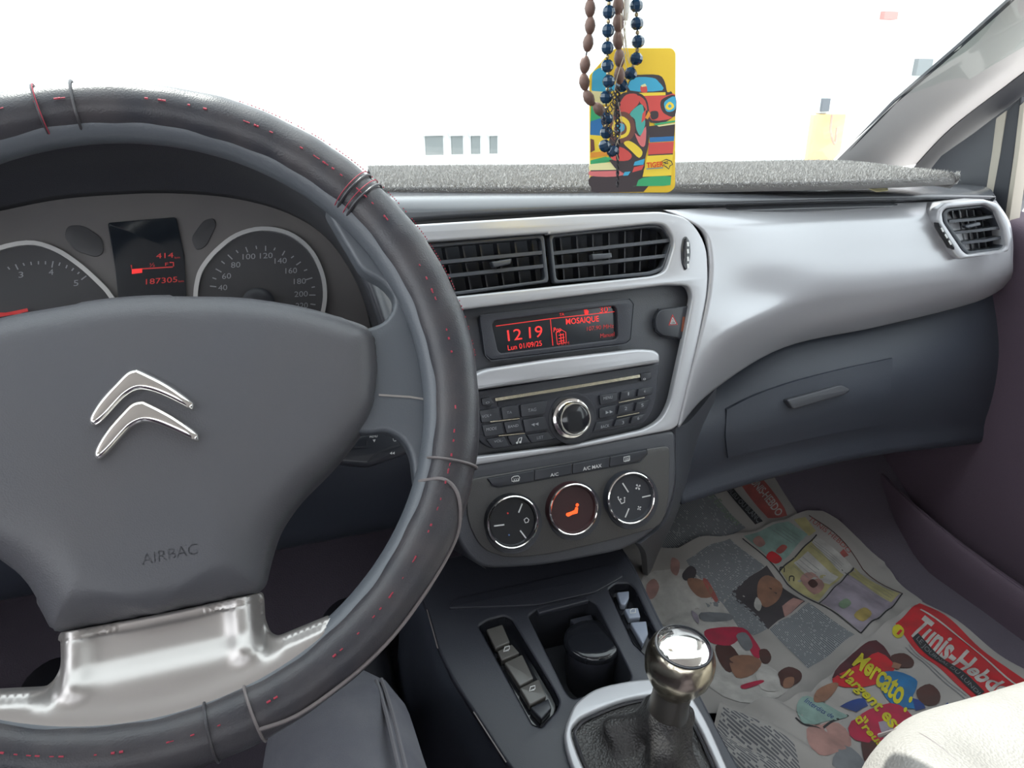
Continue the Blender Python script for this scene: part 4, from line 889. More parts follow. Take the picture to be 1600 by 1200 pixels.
obj('piping', tube(crv([Vec((XL+.055, -.25, .640)), Vec((XL+.055, 0, .656)), Vec((XL+.056, .15, .664)), Vec((XL+.060, .26, .664)), Vec((XL+.064, .30, .650)), Vec((XL+.066, .325, .62))], 6), .0016, 6), M_seam, se)
obj('backrest', loft([[Vec((x, y, z)) for x, y in ((.42, -.36), (.41, -.28), (.46, -.23), (.66, -.22), (.86, -.23), (.91, -.28), (.90, -.36))] for z in (.56, .8, 1.0, 1.12)] + [[Vec((x, y, 1.17)) for x, y in ((.47, -.35), (.46, -.31), (.50, -.27), (.66, -.265), (.82, -.27), (.86, -.31), (.85, -.35))]], 4, 4, .01, tdir=(0, -1, 0)), M_seat, se)
obj('seat_base', box(.42, .89, -.28, .24, .405, .50, .01), M_black, se)

# ============================================================ newspapers on the passenger floor
def bumpf(x, y): return .005*math.sin(x*21+y*9)+.003*math.sin(x*47-y*33+1) + .0018*math.sin(x*90+y*70)
class Drape:
    def __init__(s, h, f): s.h = h; s.f = f
    def z(s, x, y): return ff(x, y) + s.h + s.f(x, y)
    def hit(s, px, py, e=0.0):
        d = ray(px, py); a, b = .4, 2.2
        for _ in range(40):
            m_ = (a+b)/2; q = CAM+d*m_
            if q.z > s.z(q.x, q.y)+e: a = m_
            else: b = m_
        return CAM+d*a
    def lay(s, vf, e): return [Vec((v.x, v.y, s.z(v.x, v.y)+e)) for v in vf[0]], vf[1]
def fine(pts, mx=.012):
    """fill a 3-D outline (read in plan) and cut it fine enough to drape"""
    bm = bmesh.new(); bm.faces.new([bm.verts.new((p.x, p.y, 0)) for p in pts]); bmesh.ops.triangulate(bm, faces=bm.faces)
    for _ in range(7):
        es = [e for e in bm.edges if e.calc_length() > mx]
        if not es: break
        bmesh.ops.subdivide_edges(bm, edges=es, cuts=1); bmesh.ops.triangulate(bm, faces=bm.faces)
    bm.verts.index_update(); bm.normal_update()
    r = ([v.co.copy() for v in bm.verts], [tuple(v.index for v in (f.verts if f.normal.z > 0 else reversed(f.verts))) for f in bm.faces]); bm.free(); return r
def sheet(name, dr, px, parent, m=M_paper):
    vf = dr.lay(fine([dr.hit(*p) for p in px], .010), 0); n = len(vf[0])
    vs = vf[0] + [v-Vec((0, 0, .0006)) for v in vf[0]]; fs = vf[1] + [tuple(reversed([i+n for i in f])) for f in vf[1]]
    return obj(name, (vs, fs), m, parent, angle=180)
def inkp(dr, px, m, parent, name='print', e=.0006, uvq=None, sm=0):
    if sm: px = [tuple(v) for v in crv(px, sm, True)]
    vf = dr.lay(fine([dr.hit(*p) for p in px], .012), e)
    uv = None
    if uvq:
        o_, a_, b_ = dr.hit(*uvq[0]), dr.hit(*uvq[1]), dr.hit(*uvq[2]); A = (a_-o_).xy; Bv = (b_-o_).xy; det = A.x*Bv.y-A.y*Bv.x
        uv = [(((v.x-o_.x)*Bv.y-(v.y-o_.y)*Bv.x)/det, (A.x*(v.y-o_.y)-A.y*(v.x-o_.x))/det) for v in vf[0]]
    return obj(name, vf, m, parent, smooth=True, angle=180, uv=uv)
def inkt(dr, s, a, b, c, m, parent, bold=.0, e=.0010):
    vs, fs = textvf(s, lambda x, y: dr.hit(x, y), a, b, c, bold)
    bm = bmesh.new(); bv = [bm.verts.new((v.x, v.y, 0)) for v in vs]
    for f in fs:
        try: bm.faces.new([bv[i] for i in f])
        except ValueError: pass
    bmesh.ops.triangulate(bm, faces=bm.faces)
    for _ in range(4):
        es = [q for q in bm.edges if q.calc_length() > .006]
        if not es: break
        bmesh.ops.subdivide_edges(bm, edges=es, cuts=1); bmesh.ops.triangulate(bm, faces=bm.faces)
    bm.verts.index_update(); vf = ([v.co.copy() for v in bm.verts], [tuple(v.index for v in f.verts) for f in bm.faces]); bm.free()
    return obj('headline', dr.lay(vf, e), m, parent, smooth=False)
def inkline(dr, pts, wd, m, parent, e=.0009):
    q = crv([dr.hit(*p) for p in pts], 8); L = []; Rr = []
    for i in range(len(q)):
        t_ = (q[min(i+1, len(q)-1)]-q[max(i-1, 0)]); t_.z = 0; t_.normalize(); nn = Vec((-t_.y, t_.x, 0))*(wd/2); L.append(q[i]+nn); Rr.append(q[i]-nn)
    n = len(q); return obj('rule', dr.lay((L+Rr, [(i, i+n, i+n+1, i+1) for i in range(n-1)]), e), m, parent, smooth=False)
def ink(n, h):
    c = [(int(h[k:k+2], 16)*.73/255) for k in (0, 2, 4)]; c = [((x+.055)/1.055)**2.4 if x > .04 else x/12.92 for x in c]
    return mat(n, tuple(c), .85, var=(tuple(x*.62+.012 for x in c), 45, .18))
P_red = ink('newspaper red', 'E0242F'); P_dred = ink('faded newspaper red', 'C0605A'); P_blk = ink('newspaper black', '2A2A30'); P_wht = ink('paper white', 'DDD8D4'); P_yel = ink('newspaper yellow', 'E8DC28')
P_blu = ink('shirt blue', '2A7FC0'); P_dbl = ink('shorts blue', '2C4A98'); P_mag = ink('shirt crimson', 'D02850'); P_brn = ink('printed brown', '5A3530'); P_skn = ink('printed tan', 'A87860'); P_gry = ink('printed grey', '8C8E94'); P_dmr = ink('dark maroon print', '5C1E28')
P_cyn = ink('pale green print', 'A0C0B8'); P_lil = ink('pale lilac print', 'B4A8B8'); P_ylw = ink('pale yellow print', 'CFC48C'); P_grn = ink('pale green line', '8FA88A'); P_pnk = ink('pink print', 'C89890'); P_dk = ink('dark photograph', '4A4248')
na = thing('newspaper', 'rear newspaper sheet with a red title strip, half under the glovebox', 'newspaper', (.7, .86, .5), 'newspapers on the passenger floor')
DA = Drape(.010, bumpf)
sheet('sheet', DA, [(900, 850), (1000, 800), (1060, 775), (1130, 752), (1204, 735), (1245, 800), (1250, 830), (1330, 880), (1200, 960), (1050, 960), (960, 930)], na)
inkp(DA, [(1150, 746), (1182, 738), (1226, 795), (1230, 806), (1200, 810), (1186, 795)], P_dred, na)
inkt(DA, 'TUNIS-HEBDO', (1168, 750), (1214, 808), (1178, 744), P_wht, na, .02)
inkp(DA, [(1133, 764), (1142, 758), (1192, 815), (1180, 820)], P_blk, na); inkt(DA, 'BLEU OU BLANC', (1137, 767), (1184, 818), (1142, 763), P_gry, na, .02)
inkp(DA, [(1040, 790), (1110, 765), (1165, 825), (1100, 865), (1030, 858)], M_cols, na, uvq=((1040, 790), (1110, 865), (1110, 765)))
inkt(DA, 'Les Etrangers', (1100, 768), (1150, 822), (1110, 762), P_grn, na); inkp(DA, [(1005, 850), (1075, 862), (1110, 900), (1060, 930), (990, 880)], M_cols, na, uvq=((1000, 850), (1060, 930), (1075, 862)))
nb_ = thing('newspaper', 'middle newspaper sheet with comic strip panels and grey text columns', 'newspaper', (.66, .74, .43), 'newspapers on the passenger floor')
def bumpB(x, y):
    return bumpf(x, y) + .004*math.sin(x*30-y*12)
DB = Drape(.022, bumpB)
sheet('sheet', DB, [(960, 860), (1010, 850), (1060, 856), (1120, 838), (1180, 830), (1240, 805), (1262, 797), (1285, 798), (1310, 812), (1345, 845), (1382, 878), (1400, 905), (1440, 938), (1460, 970), (1400, 1060), (1300, 1120), (1180, 1110), (1060, 1120), (990, 1000)], nb_)
# columns and photo
inkp(DB, [(1072, 876), (1140, 842), (1195, 885), (1148, 924), (1112, 958)], M_cols, nb_, uvq=((1072, 876), (1148, 924), (1140, 842)))
inkp(DB, [(1112, 958), (1148, 925), (1200, 982), (1178, 993)], M_cols, nb_, uvq=((1112, 958), (1180, 993), (1148, 925)))
inkp(DB, [(1202, 984), (1263, 942), (1335, 992), (1262, 1045)], M_cols, nb_, uvq=((1202, 984), (1262, 1045), (1263, 942)))
inkp(DB, [(1142, 926), (1198, 884), (1258, 940), (1200, 984)], P_dk, nb_, name='photograph'); inkp(DB, [(1185, 910), (1200, 900), (1222, 915), (1216, 938), (1196, 950), (1184, 935)], P_skn, nb_, sm=4, e=.0012); inkp(DB, [(1222, 948), (1240, 935), (1256, 940), (1226, 965)], P_pnk, nb_, e=.0012); inkp(DB, [(1182, 934), (1190, 945), (1186, 956), (1178, 948)], P_wht, nb_, e=.0013, sm=3)
for a in ((1203, 921), (1211, 928)): inkp(DB, [(a[0]-3, a[1]-2), (a[0]+3, a[1]), (a[0]+2, a[1]+2)], P_dk, nb_, e=.0016)
# comic
inkp(DB, [(1162, 838), (1232, 815), (1262, 835), (1215, 885)], P_cyn, nb_); inkp(DB, [(1240, 812), (1258, 808), (1275, 830), (1264, 838)], P_ylw, nb_)
inkp(DB, [(1218, 890), (1270, 842), (1330, 890), (1278, 940)], P_ylw, nb_); inkp(DB, [(1268, 848), (1276, 838), (1332, 886), (1320, 900)], P_wht, nb_, e=.001); inkp(DB, [(1240, 880), (1262, 862), (1310, 902), (1296, 914)], P_wht, nb_, e=.001)
inkp(DB, [(1282, 942), (1334, 890), (1407, 930), (1345, 988)], P_lil, nb_); inkp(DB, [(1326, 898), (1336, 888), (1406, 928), (1392, 942)], P_ylw, nb_, e=.001)
inkp(DB, [(1197, 872), (1206, 862), (1222, 874), (1212, 882)], P_red, nb_, e=.0012, sm=3); inkp(DB, [(1212, 862), (1222, 852), (1230, 856), (1220, 866)], P_dred, nb_, e=.0012, sm=3); inkp(DB, [(1176, 846), (1186, 838), (1196, 850), (1186, 856)], P_pnk, nb_, e=.0012, sm=3)
inkp(DB, [(1250, 905), (1268, 895), (1288, 915), (1272, 930)], P_pnk, nb_, e=.0012, sm=3); inkp(DB, [(1262, 912), (1270, 906), (1278, 914), (1270, 920)], P_brn, nb_, e=.0015, sm=3); inkp(DB, [(1334, 962), (1350, 950), (1362, 960), (1348, 972)], ink('printed ochre', 'C0A860'), nb_, e=.0012, sm=3); inkp(DB, [(1310, 944), (1322, 936), (1330, 944), (1318, 952)], P_grn, nb_, e=.0012, sm=3)
for l in ([(1160, 842), (1216, 893), (1280, 944), (1345, 990)], [(1264, 806), (1330, 862), (1410, 928)], [(1345, 990), (1380, 960), (1410, 928)], [(1218, 893), (1245, 868), (1276, 836)], [(1280, 943), (1306, 916), (1334, 888)], [(1268, 845), (1300, 872), (1326, 900)]): inkline(DB, l, .0018, P_blk if l[0][0] != 1264 else P_brn, nb_)
for i in range(5): inkline(DB, [(1340+i*0-i*3, 893+i*3.2), (1370-i*3, 912+i*3.2), (1398-i*3, 929+i*3.2)], .0006, P_gry, nb_, .0014)
for i in range(4):
    inkline(DB, [(1254-i*5, 871+i*4.5), (1280-i*5, 892+i*4.5)], .0008, P_gry, nb_, .0014); inkline(DB, [(1272-i*2, 846+i*2.5), (1318-i*2, 884+i*2.5)], .0007, P_gry, nb_, .0014); inkline(DB, [(1206+i*6, 829-i*2), (1238+i*4, 850-i*3)], .0007, P_gry, nb_, .0014)
inkt(DB, 'TUNIS HEBDO', (1262, 813), (1326, 866), (1267, 808), P_dred, nb_)
inkp(DB, [(1318, 858), (1326, 868), (1318, 872), (1312, 864)], P_dred, nb_)
for a in ((1221, 893), (1236, 907)): inkline(DB, [(a[0]-3, a[1]+2), (a[0]-2, a[1]-5), (a[0]+4, a[1]-5), (a[0]+4, a[1]+2)], .0014, P_blk, nb_, .0013)
# sports photo at left of the sheet
for q, m, e in (([(1068, 890), (1090, 900), (1130, 945), (1160, 990), (1200, 1040), (1240, 1070), (1180, 1100), (1110, 1075), (1080, 1000), (1010, 960), (1005, 900)], P_wht, .0007), ([(1010, 915), (1022, 905), (1030, 918), (1022, 935), (1012, 935)], P_pnk, .001), ([(1050, 872), (1062, 880), (1058, 900), (1048, 892)], P_pnk, .001), ([(1066, 898), (1078, 885), (1088, 892), (1084, 905), (1070, 908)], P_dk, .0011),
                ([(1075, 905), (1098, 908), (1118, 930), (1095, 935), (1078, 920)], P_skn, .0012), ([(1098, 908), (1106, 908), (1122, 938), (1116, 940)], P_dred, .0013), ([(1095, 958), (1140, 960), (1142, 970), (1100, 972)], P_gry, .0012), ([(1080, 955), (1090, 962), (1092, 976), (1084, 968)], P_lil, .0012),
                ([(1100, 988), (1120, 982), (1160, 982), (1178, 1000), (1190, 1022), (1180, 1030), (1160, 1000), (1140, 1010), (1110, 1005)], P_mag, .0014), ([(1150, 995), (1165, 990), (1176, 1010), (1165, 1018)], P_gry, .0016), ([(1186, 1018), (1198, 1016), (1205, 1028), (1200, 1038), (1190, 1036)], P_brn, .0016), ([(1118, 1010), (1140, 1008), (1158, 1035), (1140, 1052), (1124, 1035)], P_brn, .0013),
                ([(1140, 1030), (1170, 1025), (1190, 1036), (1176, 1055), (1150, 1060)], P_skn, .0015), ([(1216, 1052), (1232, 1043), (1250, 1050), (1252, 1062), (1240, 1072), (1222, 1074), (1218, 1062)], P_brn, .0014), ([(1226, 1062), (1240, 1060), (1238, 1074), (1224, 1076)], P_skn, .0017), ([(1158, 1072), (1188, 1064), (1192, 1068), (1164, 1078)], P_mag, .0016), ([(1182, 1050), (1215, 1060), (1216, 1080), (1190, 1078)], P_wht, .0014)):
    inkp(DB, q, m, nb_, e=e, sm=3)
nc = thing('newspaper', 'front newspaper page with a red masthead and footballers, beside the seat', 'newspaper', (.72, .55, .43), 'newspapers on the passenger floor')
def bumpC(x, y): return bumpf(x, y) + .005*math.sin(x*26+y*31) + .016*max(0, 1-((x-.5)**2+(y-.56)**2)/.02)*abs(math.sin(x*60+y*30))
DC = Drape(.034, bumpC)
sheet('sheet', DC, [(1440, 940), (1500, 972), (1600, 1045), (1720, 1130), (1700, 1330), (1100, 1330), (1095, 1200), (1130, 1095), (1160, 1108), (1235, 1092), (1290, 1060), (1330, 1020), (1380, 975)], nc)
inkp(DC, [(1399, 975), (1437, 943), (1600, 1062), (1650, 1098), (1600, 1150), (1522, 1094)], P_red, nc)
inkline(DC, [(1438, 953), (1520, 1014), (1600, 1078), (1640, 1106)], .003, P_wht, nc, .0012)
inkt(DC, 'Tunis-Hebdo', (1419, 988), (1567, 1098), (1445, 962), P_wht, nc, .03)
inkp(DC, [(1425, 998), (1434, 990), (1538, 1082), (1528, 1090)], P_blk, nc, e=.0012); inkt(DC, 'LE JOURNAL DU LUNDI', (1431, 1000), (1528, 1087), (1436, 995), P_gry, nc, e=.0016)
inkp(DC, [(1396, 980), (1404, 977), (1412, 985), (1410, 995), (1401, 998), (1394, 990)], P_yel, nc, e=.0014, sm=4); inkt(DC, '1', (1400, 992), (1404, 994), (1406, 985), P_red, nc, e=.0018)
inkline(DC, [(1415, 1012), (1460, 1052), (1512, 1098)], .0011, P_gry, nc); inkline(DC, [(1420, 1008), (1460, 1046), (1510, 1088)], .0008, P_gry, nc)
for q, m, e in (([(1332, 1022), (1369, 1001), (1396, 1040), (1372, 1062), (1350, 1062), (1300, 1060)], P_dmr, .001), ([(1340, 1040), (1372, 1020), (1398, 1045), (1370, 1070), (1320, 1075), (1300, 1062)], P_red, .0012), ([(1392, 1026), (1412, 1022), (1427, 1033), (1424, 1044), (1404, 1044), (1396, 1038)], P_brn, .0016), ([(1396, 1036), (1408, 1040), (1404, 1048), (1392, 1044)], P_skn, .0018),
                ([(1372, 1056), (1400, 1050), (1430, 1062), (1432, 1075), (1425, 1095), (1440, 1108), (1400, 1105), (1378, 1082)], P_blu, .0014), ([(1432, 1080), (1452, 1070), (1468, 1084), (1466, 1100), (1450, 1104), (1436, 1096)], P_brn, .0016), ([(1425, 1092), (1440, 1096), (1446, 1108), (1430, 1112)], P_dbl, .0015), ([(1312, 1105), (1350, 1092), (1356, 1104), (1338, 1114)], P_dbl, .0014),
                ([(1276, 1080), (1300, 1068), (1310, 1072), (1292, 1095), (1272, 1098)], P_skn, .0013), ([(1330, 1128), (1390, 1100), (1425, 1120), (1432, 1150), (1400, 1162), (1336, 1158)], P_mag, .0016), ([(1345, 1160), (1400, 1160), (1380, 1200), (1350, 1190)], P_brn, .0015), ([(1372, 1130), (1392, 1126), (1398, 1150), (1382, 1158)], P_lil, .0018),
                ([(1245, 1102), (1262, 1088), (1310, 1112), (1322, 1122), (1264, 1132), (1250, 1124)], P_cyn, .0010), ([(1472, 1106), (1480, 1099), (1492, 1108), (1484, 1115)], P_dbl, .0012)):
    inkp(DC, q, m, nc, e=e, sm=3 if len(q) > 4 else 0)
inkline(DC, [(1243, 1122), (1262, 1134), (1300, 1128), (1325, 1118)], .0026, P_blk, nc); inkt(DC, 'D', (1479, 1110), (1485, 1114), (1484, 1104), P_wht, nc, .02, .0016)
inkt(DC, 'Interdits de', (1256, 1098), (1300, 1124), (1262, 1092), P_dbl, nc, e=.0014)
for s, a, b, c in (('Mercato :', (1331, 1040), (1415, 1115), (1346, 1022)), ("l'argent est-il", (1312, 1060), (1415, 1166), (1328, 1046)), ("d'reussi", (1334, 1126), (1384, 1182), (1348, 1110))):
    inkt(DC, s, a, b, c, P_yel, nc, .03, .0022)
inkp(DC, [(1100, 1200), (1130, 1105), (1160, 1115), (1240, 1160), (1250, 1200), (1230, 1290), (1110, 1290)], M_cols2, nc, uvq=((1130, 1105), (1240, 1200), (1180, 1060)))
for q in ([(1260, 1140), (1310, 1130), (1330, 1165), (1280, 1180)], [(1320, 1165), (1350, 1190), (1340, 1215), (1300, 1195)]): inkp(DC, q, P_pnk if q[0][0] == 1260 else P_gry, nc, sm=3)

# ============================================================ hanging beads, air freshener, mirror
HY = .55
HPn = Plane(atY(985, 190, HY), -FW.cross(Vec((1, 0, 0))).cross(Vec((1, 0, 0))) if False else (-.20, -.98, 0))
af = thing('air_freshener', 'air freshener card printed with colourful cartoon cars, hanging from the mirror', 'air freshener', tuple(HPn.hit(989, 75)))
cardpx = [(921, 118, .001), (953, 82, .003), (962, 75, .003), (1050, 75, .005), (1056, 82, .004), (1055, 293, .005), (1046, 301, .005), (931, 301, .005), (922, 290, .004)]
def k8(pts): return [(880+x/3.75, y/3.75) for x, y in pts]
obj('card', plate(cardpx, HPn, -.0016, 0, .0003, .003), flat('card yellow', 'F4CC3C', .5), af)
C = {k: flat('card '+k, v, .5) for k, v in dict(cyan='4AB4D8', red='E05A54', pink='E88080', teal='58B8AC', yellow='FFE04C', orange='F0A040', blue='3A7CB8', green='46B478', dark='4A4144', cream='F4EDB0', brown='7A5048', white='F0EEE8', purple='6A4A60').items()}
lay = [('dark', [(160, 1035), (470, 1000), (470, 1128), (195, 1128), (165, 1100)]),
 ('cyan', [(158, 440), (230, 395), (275, 440), (300, 530), (158, 530)]), ('cream', [(158, 532), (270, 540), (270, 610), (160, 620)]), ('green', [(160, 620), (230, 640), (215, 700), (160, 715)]), ('blue', [(158, 712), (225, 690), (240, 800), (158, 790)]), ('yellow', [(158, 790), (280, 800), (300, 880), (158, 900)]),
 ('orange', [(160, 895), (290, 880), (310, 905), (160, 925)]), ('green', [(160, 940), (250, 918), (300, 945), (160, 965)]), ('cream', [(160, 962), (410, 948), (405, 975), (330, 995), (160, 1000)]), ('pink', [(160, 1000), (340, 1000), (400, 1010), (300, 1035), (160, 1030)]), ('dark', [(160, 998), (330, 994), (330, 1000), (160, 1004)]),
 ('dark', [(500, 740), (656, 720), (656, 800), (505, 805)]), ('blue', [(505, 806), (656, 798), (656, 826), (508, 834)]), ('red', [(500, 838), (656, 830), (656, 900), (498, 908)]), ('dark', [(498, 906), (656, 898), (656, 905), (498, 913)]), ('yellow', [(492, 913), (656, 905), (656, 1030), (465, 1036)]), ('dark', [(465, 1036), (656, 1028), (656, 1034), (465, 1042)]), ('green', [(430, 1088), (465, 1042), (656, 1034), (656, 1084), (425, 1090)]),
 ('dark', [(375, 540), (400, 450), (450, 438), (560, 440), (595, 480), (610, 540), (640, 545), (640, 690), (510, 718), (470, 600)]), ('cyan', [(392, 530), (410, 458), (520, 455), (560, 480), (580, 530)]), ('red', [(455, 565), (600, 560), (655, 555), (656, 680), (520, 705), (500, 630)]), ('yellow', [(430, 545), (600, 540), (600, 558), (470, 562)]),
 ('dark', [(570, 600), (590, 575), (656, 560), (656, 680), (600, 670), (575, 640)]), ('cyan', [(600, 590), (656, 565), (656, 640), (610, 655), (592, 620)]), ('yellow', [(600, 620), (622, 596), (645, 610), (648, 630), (625, 645), (604, 638)]), ('cyan', [(612, 622), (625, 610), (636, 622), (625, 634)]), ('red', [(452, 520), (460, 498), (485, 498), (492, 540), (460, 540)]), ('cream', [(456, 500), (480, 490), (490, 505), (460, 510)]),
 ('green', [(530, 725), (656, 705), (656, 715), (540, 735)]), ('cream', [(550, 735), (656, 720), (656, 728), (560, 742)]), ('dark', [(510, 660), (530, 650), (555, 655), (555, 690), (520, 700)]),
 ('dark', [(330, 560), (400, 540), (460, 552), (495, 600), (505, 700), (500, 840), (480, 930), (470, 1000), (400, 1030), (270, 940), (290, 700)]),
 ('red', [(335, 600), (370, 555), (430, 552), (445, 600), (400, 650), (370, 680), (320, 650)]), ('red', [(440, 560), (480, 590), (492, 650), (470, 620), (450, 600)]), ('teal', [(390, 670), (430, 625), (465, 615), (475, 680), (480, 730), (455, 795), (430, 760), (420, 700)]), ('pink', [(420, 780), (450, 800), (485, 740), (480, 850), (450, 850)]), ('orange', [(480, 690), (500, 650), (512, 670), (495, 700)]), ('red', [(458, 720), (465, 665), (485, 640), (480, 700)]),
 ('brown', [(270, 760), (290, 690), (340, 655), (390, 670), (420, 730), (415, 790), (370, 835), (300, 830), (275, 800)]), ('yellow', [(285, 760), (300, 705), (340, 680), (385, 710), (392, 760), (370, 800), (310, 812)]), ('brown', [(298, 755), (315, 722), (345, 712), (370, 740), (368, 775), (340, 792), (308, 785)]), ('cyan', [(312, 750), (325, 725), (355, 728), (358, 760), (330, 775)]),
 ('red', [(280, 915), (330, 860), (400, 905), (380, 940), (300, 940)]), ('yellow', [(355, 840), (385, 825), (430, 850), (465, 890), (445, 925), (400, 885)]), ('cyan', [(412, 970), (420, 948), (478, 930), (470, 965)]), ('red', [(405, 1010), (415, 980), (475, 965), (460, 995)]), ('cyan', [(350, 1030), (360, 1008), (395, 1005), (380, 1028)]), ('green', [(180, 940), (270, 920), (290, 935), (190, 945)]), ('brown', [(160, 812), (180, 820), (185, 880), (160, 895)])]
cx0, cx1 = HPn.loc(922.5, 190)[0], HPn.loc(1055, 190)[0]; cy0, cy1 = HPn.loc(989, 300)[1], HPn.loc(989, 76)[1]
for i, (c_, q) in enumerate(lay):
    e = .0002 + i*.000012
    obj('printed_shape', plate2([[(max(cx0, min(cx1, v[0])), max(cy0, min(cy1, v[1]))) for v in ([HPn.loc(*p, e) for p in k8(q)] if len(q) < 5 else crv([HPn.loc(*p, e) for p in k8(q)], 3, True))]], HPn, e-.00015, e), C[c_], af, smooth=False)
tx('TIGER', HPn, (1010.5, 262), (1037, 260), (1010, 254), .0012, flat('card orange lettering', 'E8502C', .5), af, bold=.03)
obj('underline', stroke([(1010, 264), (1036, 262)], HPn, .0012, .0006, .0001), C['blue'], af, smooth=False)
for q in ([(1034, 252), (1041, 249), (1049, 252), (1051, 257), (1047, 259), (1045, 264), (1040, 260), (1036, 258), (1041, 256)], [(1038, 253), (1043, 252), (1044, 256)]):
    obj('tiger_outline', stroke(q, HPn, .0013, .0007, .0001, True), C['dark'], af, smooth=False)
obj('hanging_string', tube([HPn.hit(978, 75, .002), HPn.hit(972, 20, .006), HPn.hit(965, -60, .008), Vec((.243, .588, 1.236)), Vec((.250, .605, 1.262))], .0005, 6), M_thread, af)
def oval_bead(pos, axis, L_, r, m, par, facets=0, name='bead'):
    axis = Vec(axis).normalized(); pl = Plane(pos, axis, Vec((1, .1, .05)) if abs(axis.x) < .8 else Vec((0, 0, 1)))
    if facets: prof = [(r*.45, -L_*.5), (r*.88, -L_*.28), (r, 0), (r*.88, L_*.28), (r*.45, L_*.5)]; v = lathe(pl, (0, 0), prof, facets)
    else: prof = [(0, -L_*.5), (r*.45, -L_*.44), (r*.8, -L_*.26), (r, 0), (r*.8, L_*.26), (r*.45, L_*.44), (0, L_*.5)]; v = lathe(pl, (0, 0), prof, 14)
    return obj(name, v, m, par, smooth=not facets)
PXM = (atY(989, 150, HY)-CAM).dot(FW)/F            # metres per pixel at the hanging distance
def strand(name, label, pts, m, Lp, rp, h, facets, spacer, group):
    st = thing(name, label, 'beads', tuple(HPn.hit(*pts[0], h)), group); q = [HPn.hit(x, y, h) for x, y in pts]
    obj('cord', tube([Vec((.250, .605, 1.262)), Vec((.243, .585, 1.236))] + crv(q, 4), .0006, 6), M_cord, st)
    for i, p in enumerate(q):
        a = q[min(i+1, len(q)-1)]-q[max(i-1, 0)]; oval_bead(p, a, Lp*PXM, rp*PXM, m, st, facets)
        if spacer and i < len(q)-1 and (q[i+1]-p).length > Lp*PXM*1.1: oval_bead((p+q[i+1])/2, q[i+1]-p, 6*PXM, 3.2*PXM, M_gold, st, 6, 'spacer_bead')
    return st
G = 'prayer beads hanging from the mirror'
strand('prayer_beads', 'leftmost hanging string of brown oval wooden beads beside the card', [(924, -40), (923, -12), (922, 13), (922, 40), (919, 67), (914, 101), (913, 128), (920, 153), (936, 171)], M_wood, 26, 8.4, .012, 0, False, G)
strand('prayer_beads', 'brown oval wooden beads hanging between the two blue bead strings', [(968, -44), (967, -18), (966, 9), (966, 36), (966, 63), (968, 91), (968, 117)], M_wood, 27, 8.6, .020, 0, False, G)
strand('prayer_beads', 'faceted dark blue glass beads hanging in front of the card left part', [(953, -36), (952, -8), (951, 19), (950, 48), (949, 75), (949, 103), (951, 127), (947, 152), (948, 185), (947, 207), (945, 228), (957, 235)], M_blue, 17, 9.6, .028, 8, True, G)
strand('prayer_beads', 'faceted dark blue glass beads curving over the card top edge', [(996, -45), (995, -18), (994, 9), (995, 37), (997, 65), (994, 92), (985, 115), (971, 134)], M_blue, 17, 10.2, .014, 8, True, G)
ts = thing('braided_tassel', 'thin dark braided cord and chain hanging over the card centre', 'tassel', tuple(HPn.hit(966, 140, .03)))
for ph_ in (0, math.pi):
    obj('braid', tube([HPn.hit(965+ (k*.0) + 3.2*math.sin(k*.9+ph_)*(1 if k < 40 else .35), 135+k*2.35 if k < 68 else 295, .026+.002*math.cos(k*.9+ph_)) for k in range(68)], .0008, 5), M_cord, ts)
for k in range(16):
    c_ = HPn.hit(952+9*math.sin(k*.5), 140+k*5, .032); obj('chain_link', tube([c_+Vec((math.cos(a)*.0018, (k % 2)*math.sin(a)*.0016, math.sin(a)*.0024)) for a in [2*math.pi*i/8 for i in range(8)]], .0004, 4, True), M_cord, ts)
for pts in ([(975, 0), (978, 60), (984, 100), (972, 60), (970, 20)], [(980, 20), (974, 70), (979, 108)], [(978, 80), (962, 130), (958, 190), (966, 225)], [(966, 160), (972, 200), (962, 228), (966, 250)]): obj('loose_thread', tube(crv([HPn.hit(x, y, .03) for x, y in pts], 6), .00028, 4), M_thread, ts)
obj('thread_knot', lathe(Plane(HPn.hit(979, 8, .02), (0, 0, 1), (1, 0, 0)), (0, 0), [(.0016, -.010), (.0021, -.007), (.0021, .006), (.0014, .009)], 12), flat('ivory toggle', 'D8D4CC', .5), ts)
mr = thing('rear_view_mirror', 'interior rear view mirror above the hanging beads', 'mirror', (.30, .56, 1.28))
mp = Plane((.235, .585, 1.262), (-.3, -.95, -.1)); mo = rnd([(-.12, -.030), (.12, -.030), (.125, .03), (-.125, .03)], .02)
obj('housing', plate2([mo], mp, -.03, 0, .006, 3), M_black, mr); obj('mirror_glass', plate2([[(a*.95, b*.9) for a, b in mo]], mp, -.001, .0012, .0004), M_chrome, mr)
obj('stem', tube([(.235, .61, 1.265), (.25, .66, 1.255), (.26, .70, 1.232)], .008, 10), M_black, mr)

sm_ = thing('side_mirror', 'grey door mirror just visible outside the passenger window', 'mirror', (1.2, .80, .98))
SMp = Plane(atX(1625, 250, 1.16), (-.45, -.9, 0))
so = [(1588, 215), (1610, 180), (1680, 170), (1720, 200), (1722, 270), (1690, 312), (1610, 308), (1592, 290)]
obj('housing', plate(so, SMp, -.07, 0, .012, .02, bseg=3), mat('mirror housing grey', (.10, .11, .115), .3), sm_)
obj('mirror_glass', plate([(1597, 220), (1616, 192), (1676, 182), (1708, 206), (1710, 266), (1684, 300), (1614, 298), (1599, 282)], SMp, .0, .003, .001, .012), M_chrome, sm_)
obj('arm', tube([SMp.hit(1600, 300, -.03), atX(1575, 335, 1.05)], .014, 8), M_rubber, sm_)

